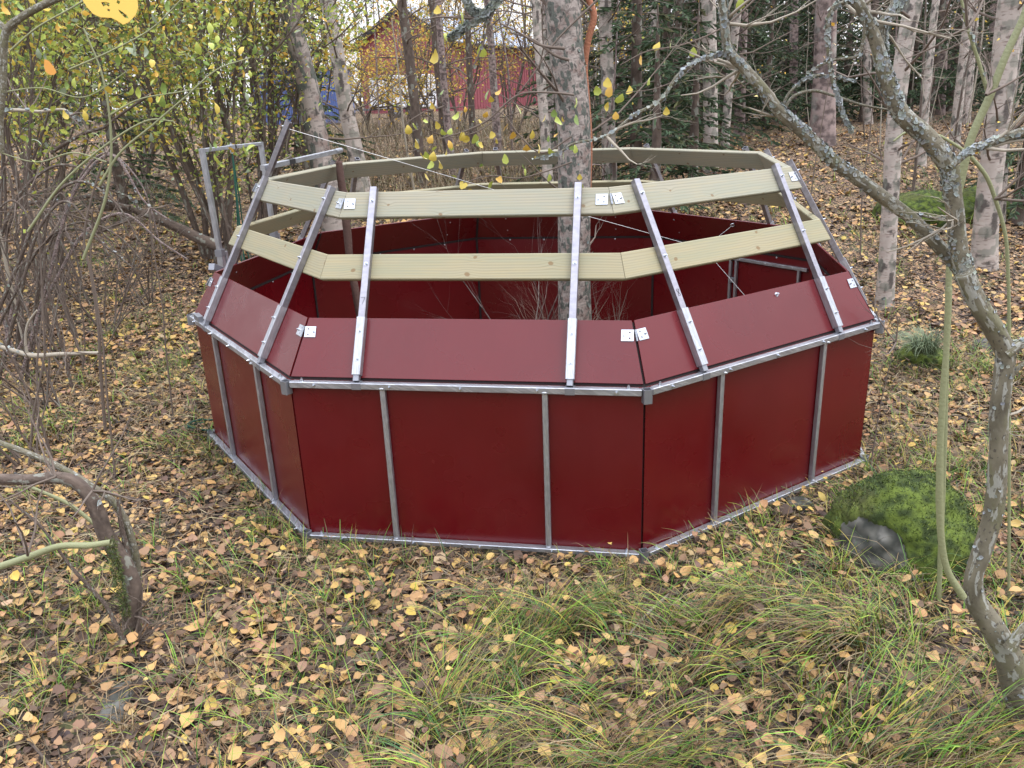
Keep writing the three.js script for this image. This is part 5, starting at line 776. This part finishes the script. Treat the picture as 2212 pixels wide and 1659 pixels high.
// ---------------------------------------------------------------- barn, trailer, blue shed far behind
{
  const D = 62, P = (u, v, d = D) => at(u, v, d), by = land(P(960, 240).x, P(960, 240).z);
  const red = std({ color: new THREE.Color().setRGB(0.31, 0.085, 0.105), roughness: 0.8 }), roofM = std({ color: new THREE.Color().setRGB(0.36, 0.39, 0.45), roughness: 0.5, metalness: 0.3 }), blk = M.black;
  const A = P(788, 240), Bc = P(986, 240, D - 3), Cc = P(1170, 240, D + 9); for (const q of [A, Bc, Cc]) q.y = by - 0.5;
  const eave = P(986, 84, D - 3).y, t = thing('barn', 'red board barn with grey metal roof far behind the trees', 'barn', Bc.clone());
  const e1 = A.clone().sub(Bc).setY(0), L1 = e1.length(); e1.normalize(); const e2 = Cc.clone().sub(Bc).setY(0), L2 = e2.length(); e2.normalize(); const ridge = P(860, 16, D - 1.3).y;
  const n1 = e2.clone().negate(), n2 = e1.clone().negate();
  const hAt = (x) => eave + (ridge - eave) * (1 - Math.abs(x / L1 - 0.5) * 2);
  const boardsN = Math.round(L1 / 0.20); for (let k = 0; k < boardsN; k++) { const x0 = k / boardsN * L1, x1 = (k + 1) / boardsN * L1 - 0.02, g = new Geo(), pr = (k % 2) * 0.025; const F = (x, y, o) => e1.clone().multiplyScalar(x).addScaledVector(n1, o).setY(y - Bc.y); const pts = [F(x0, by - 0.5, pr), F(x1, by - 0.5, pr), F(x1, hAt(x1) - 0.05, pr), F(x0, hAt(x0) - 0.05, pr), F(x0, by - 0.5, -0.12), F(x1, by - 0.5, -0.12), F(x1, hAt(x1) - 0.05, -0.12), F(x0, hAt(x0) - 0.05, -0.12)]; const i = pts.map((p) => g.v(p.x, p.y, p.z)); g.quad(i[0], i[1], i[2], i[3]); g.quad(i[4], i[5], i[6], i[7]); g.quad(i[1], i[5], i[6], i[2]); g.quad(i[0], i[4], i[7], i[3]); g.quad(i[3], i[2], i[6], i[7]); const gg = g.build(); mesh('board', toCreasedNormals(gg, 0.3), red, t); }
  const N2 = Math.min(90, Math.round(L2 / 0.20)); for (let k = 0; k < N2; k++) { const g = new THREE.BoxGeometry(L2 / N2 - 0.02, eave - by + 0.5, 0.12), m = mesh('board', g, red, t); m.position.copy(e2.clone().multiplyScalar((k + 0.5) / N2 * L2).addScaledVector(n2, -0.06 + (k % 2) * 0.025).setY((eave + by - 0.5) / 2 - Bc.y)); m.rotation.y = Math.atan2(-e2.z, e2.x); }
  // roof with two slopes, overhang and standing seams
  const F3 = (x, z, y) => e1.clone().multiplyScalar(x).addScaledVector(e2, z).setY(y - Bc.y), sl = (ridge - eave) / (L1 / 2);
  for (const sd of [0, 1]) { const g = new Geo(), X = sd ? [L1 + 0.5, L1 / 2] : [-0.5, L1 / 2], Y = (x) => eave + 0.02 + sl * Math.min(x, L1 - x); const pts = []; for (const o of [0.12, 0]) for (const [x, z] of [[X[0], -0.5], [X[1], -0.5], [X[1], L2 + 0.5], [X[0], L2 + 0.5]]) { const p = F3(x, z, Y(x) + o); pts.push(g.v(p.x, p.y, p.z)); } g.quad(pts[0], pts[1], pts[2], pts[3]); g.quad(pts[4], pts[5], pts[6], pts[7]); for (let k = 0; k < 4; k++) g.quad(pts[k], pts[(k + 1) % 4], pts[4 + (k + 1) % 4], pts[4 + k]); const rf = mesh('roof', toCreasedNormals(g.build(), 0.3), roofM, t);
    for (let k = 0; k < 26; k++) { const z = -0.4 + k / 25 * (L2 + 0.8), a = F3(X[0], z, Y(X[0]) + 0.14), b = F3(X[1], z, Y(X[1]) + 0.14); mesh('roof_seam', bar(a, b, V(0, 1, 0), 0.05, 0.04), roofM, rf); }
    const a = F3(X[0], -0.53, Y(X[0]) - 0.05), b = F3(X[1], -0.53, Y(X[1]) - 0.05); mesh('barge_board', bar(a, b, V(0, 1, 0), 0.3, 0.06), blk, rf); const c = F3(X[0], -0.5, Y(X[0]) - 0.02), d2 = F3(X[0], L2 + 0.5, Y(X[0]) - 0.02); mesh('gutter', bar(c, d2, V(0, 1, 0), 0.12, 0.12), blk, rf); }
  // white trailer
  const w = P(872, 240, 48); w.y = land(w.x, w.z); const tr = thing('white_trailer', 'white box trailer standing in front of the red barn', 'trailer', w), white = std({ color: new THREE.Color().setRGB(0.78, 0.80, 0.84), roughness: 0.4 }), k = mpp(48); const wid = 128 * k, hh = 2.15, yaw = Math.atan2(FW.x, FW.z) + Math.PI + 0.15; tr.rotation.y = yaw;
  const sh = new THREE.Shape(); const r = 0.35, w2 = wid / 2; sh.moveTo(-w2, 0.55); sh.lineTo(w2, 0.55); sh.lineTo(w2, hh - r); sh.quadraticCurveTo(w2, hh, w2 - r, hh); sh.lineTo(-w2 + r, hh); sh.quadraticCurveTo(-w2, hh, -w2, hh - r); sh.closePath();
  mesh('body', new THREE.ExtrudeGeometry(sh, { depth: 2.1, bevelEnabled: true, bevelSize: 0.05, bevelThickness: 0.05, bevelSegments: 2 }).translate(0, 0, -1.05), white, tr);
  mesh('name_plate', new THREE.BoxGeometry(0.4, 0.16, 0.02).translate(0.0, 1.85, 1.11), std({ color: new THREE.Color().setRGB(0.05, 0.06, 0.04), roughness: 0.6 }), tr); mesh('red_strip', new THREE.BoxGeometry(0.4, 0.06, 0.02).translate(0, 1.74, 1.11), std({ color: new THREE.Color().setRGB(0.5, 0.08, 0.05), roughness: 0.6 }), tr);
  for (const x of [-0.5, 0.5]) { const wh = mesh('wheel', new THREE.CylinderGeometry(0.34, 0.34, 0.2, 20).rotateX(Math.PI / 2).translate(x * 0.8, 0.34, 1.0), M.black, tr); mesh('rim', new THREE.CylinderGeometry(0.18, 0.18, 0.03, 16).rotateX(Math.PI / 2).translate(x * 0.8, 0.34, 1.11), M.cast, wh); }
  mesh('chassis', new THREE.BoxGeometry(wid + 1.2, 0.12, 0.5).translate(-0.4, 0.48, 0), M.cast, tr);
  // blue shed
  const bl = P(655, 270, 40); bl.y = land(bl.x, bl.z); const bs = thing('blue_shed', 'blue corrugated shed behind the leaning grey birch', 'shed', bl), blue = std({ color: new THREE.Color().setRGB(0.10, 0.15, 0.36), roughness: 0.6 }); bs.rotation.y = yaw - 0.1; const bw = 190 * mpp(40), bh = P(655, 150, 40).y - bl.y, nb = 46;
  mesh('wall', new THREE.BoxGeometry(bw, bh, 2.4).translate(0, bh / 2, -1.25), blue, bs); const rib = new THREE.BoxGeometry(bw / nb * 0.5, bh - 0.1, 0.05); for (let q = 0; q < nb; q++) mesh('rib', rib, blue, bs).position.set((q + 0.5) / nb * bw - bw / 2, bh / 2, -0.03); mesh('roof', new THREE.BoxGeometry(bw + 0.3, 0.1, 2.7).translate(0, bh + 0.05, -1.25), M.cast, bs);
}
// far-off wood that closes the view
{
  const G = new Geo(), F = new Geo(); for (let k = 0; k < 420; k++) { const u = rr(-250, 2450), d = rr(36, 85); if (u > 740 && u < 1220 && d < 75) continue; const b = at(u, 250, d); b.y = land(b.x, b.z) - 0.2; const h = rr(9, 15), r = rr(0.06, 0.16); G.tube([b, b.clone().add(V(rr(-0.5, 0.5), h * 0.5, rr(-0.5, 0.5))), b.clone().add(V(rr(-1, 1), h, rr(-1, 1)))], [r, r * 0.7, r * 0.2], 5);
    const ever = u > 1300 ? rnd() < 0.75 : rnd() < 0.12, m = ever ? 260 : 120; for (let q = 0; q < m; q++) { const y = ever ? Math.pow(rnd(), 1.2) * h : rr(0.5, h), R = ever ? 1.9 * (1 - y / h) + 0.2 : 1.4, a = rr(0, 6.28), rad = R * Math.sqrt(rnd()); const p = b.clone().add(V(Math.cos(a) * rad, y, Math.sin(a) * rad)); leafAt(F, p, ever ? rr(0.3, 0.7) : rr(0.10, 0.2), jit(ever ? [0.03, 0.05, 0.022] : pick([LEAFC.lime, LEAFC.yellow, LEAFC.gold, LEAFC.green]), 0.3), ever ? 0.3 : 0.7, ever ? 0.9 : 0.4); } }
  const t = thing('far_wood', 'mixed wood of thin trunks closing the background', null); delete t.userData.category; t.userData.kind = 'stuff'; const a = mesh('trunks', G.build(), M.dark, t), b = mesh('foliage', F.build(), M.leaf, t); a.userData.kind = b.userData.kind = 'stuff';
}

renderer.render(scene, camera);
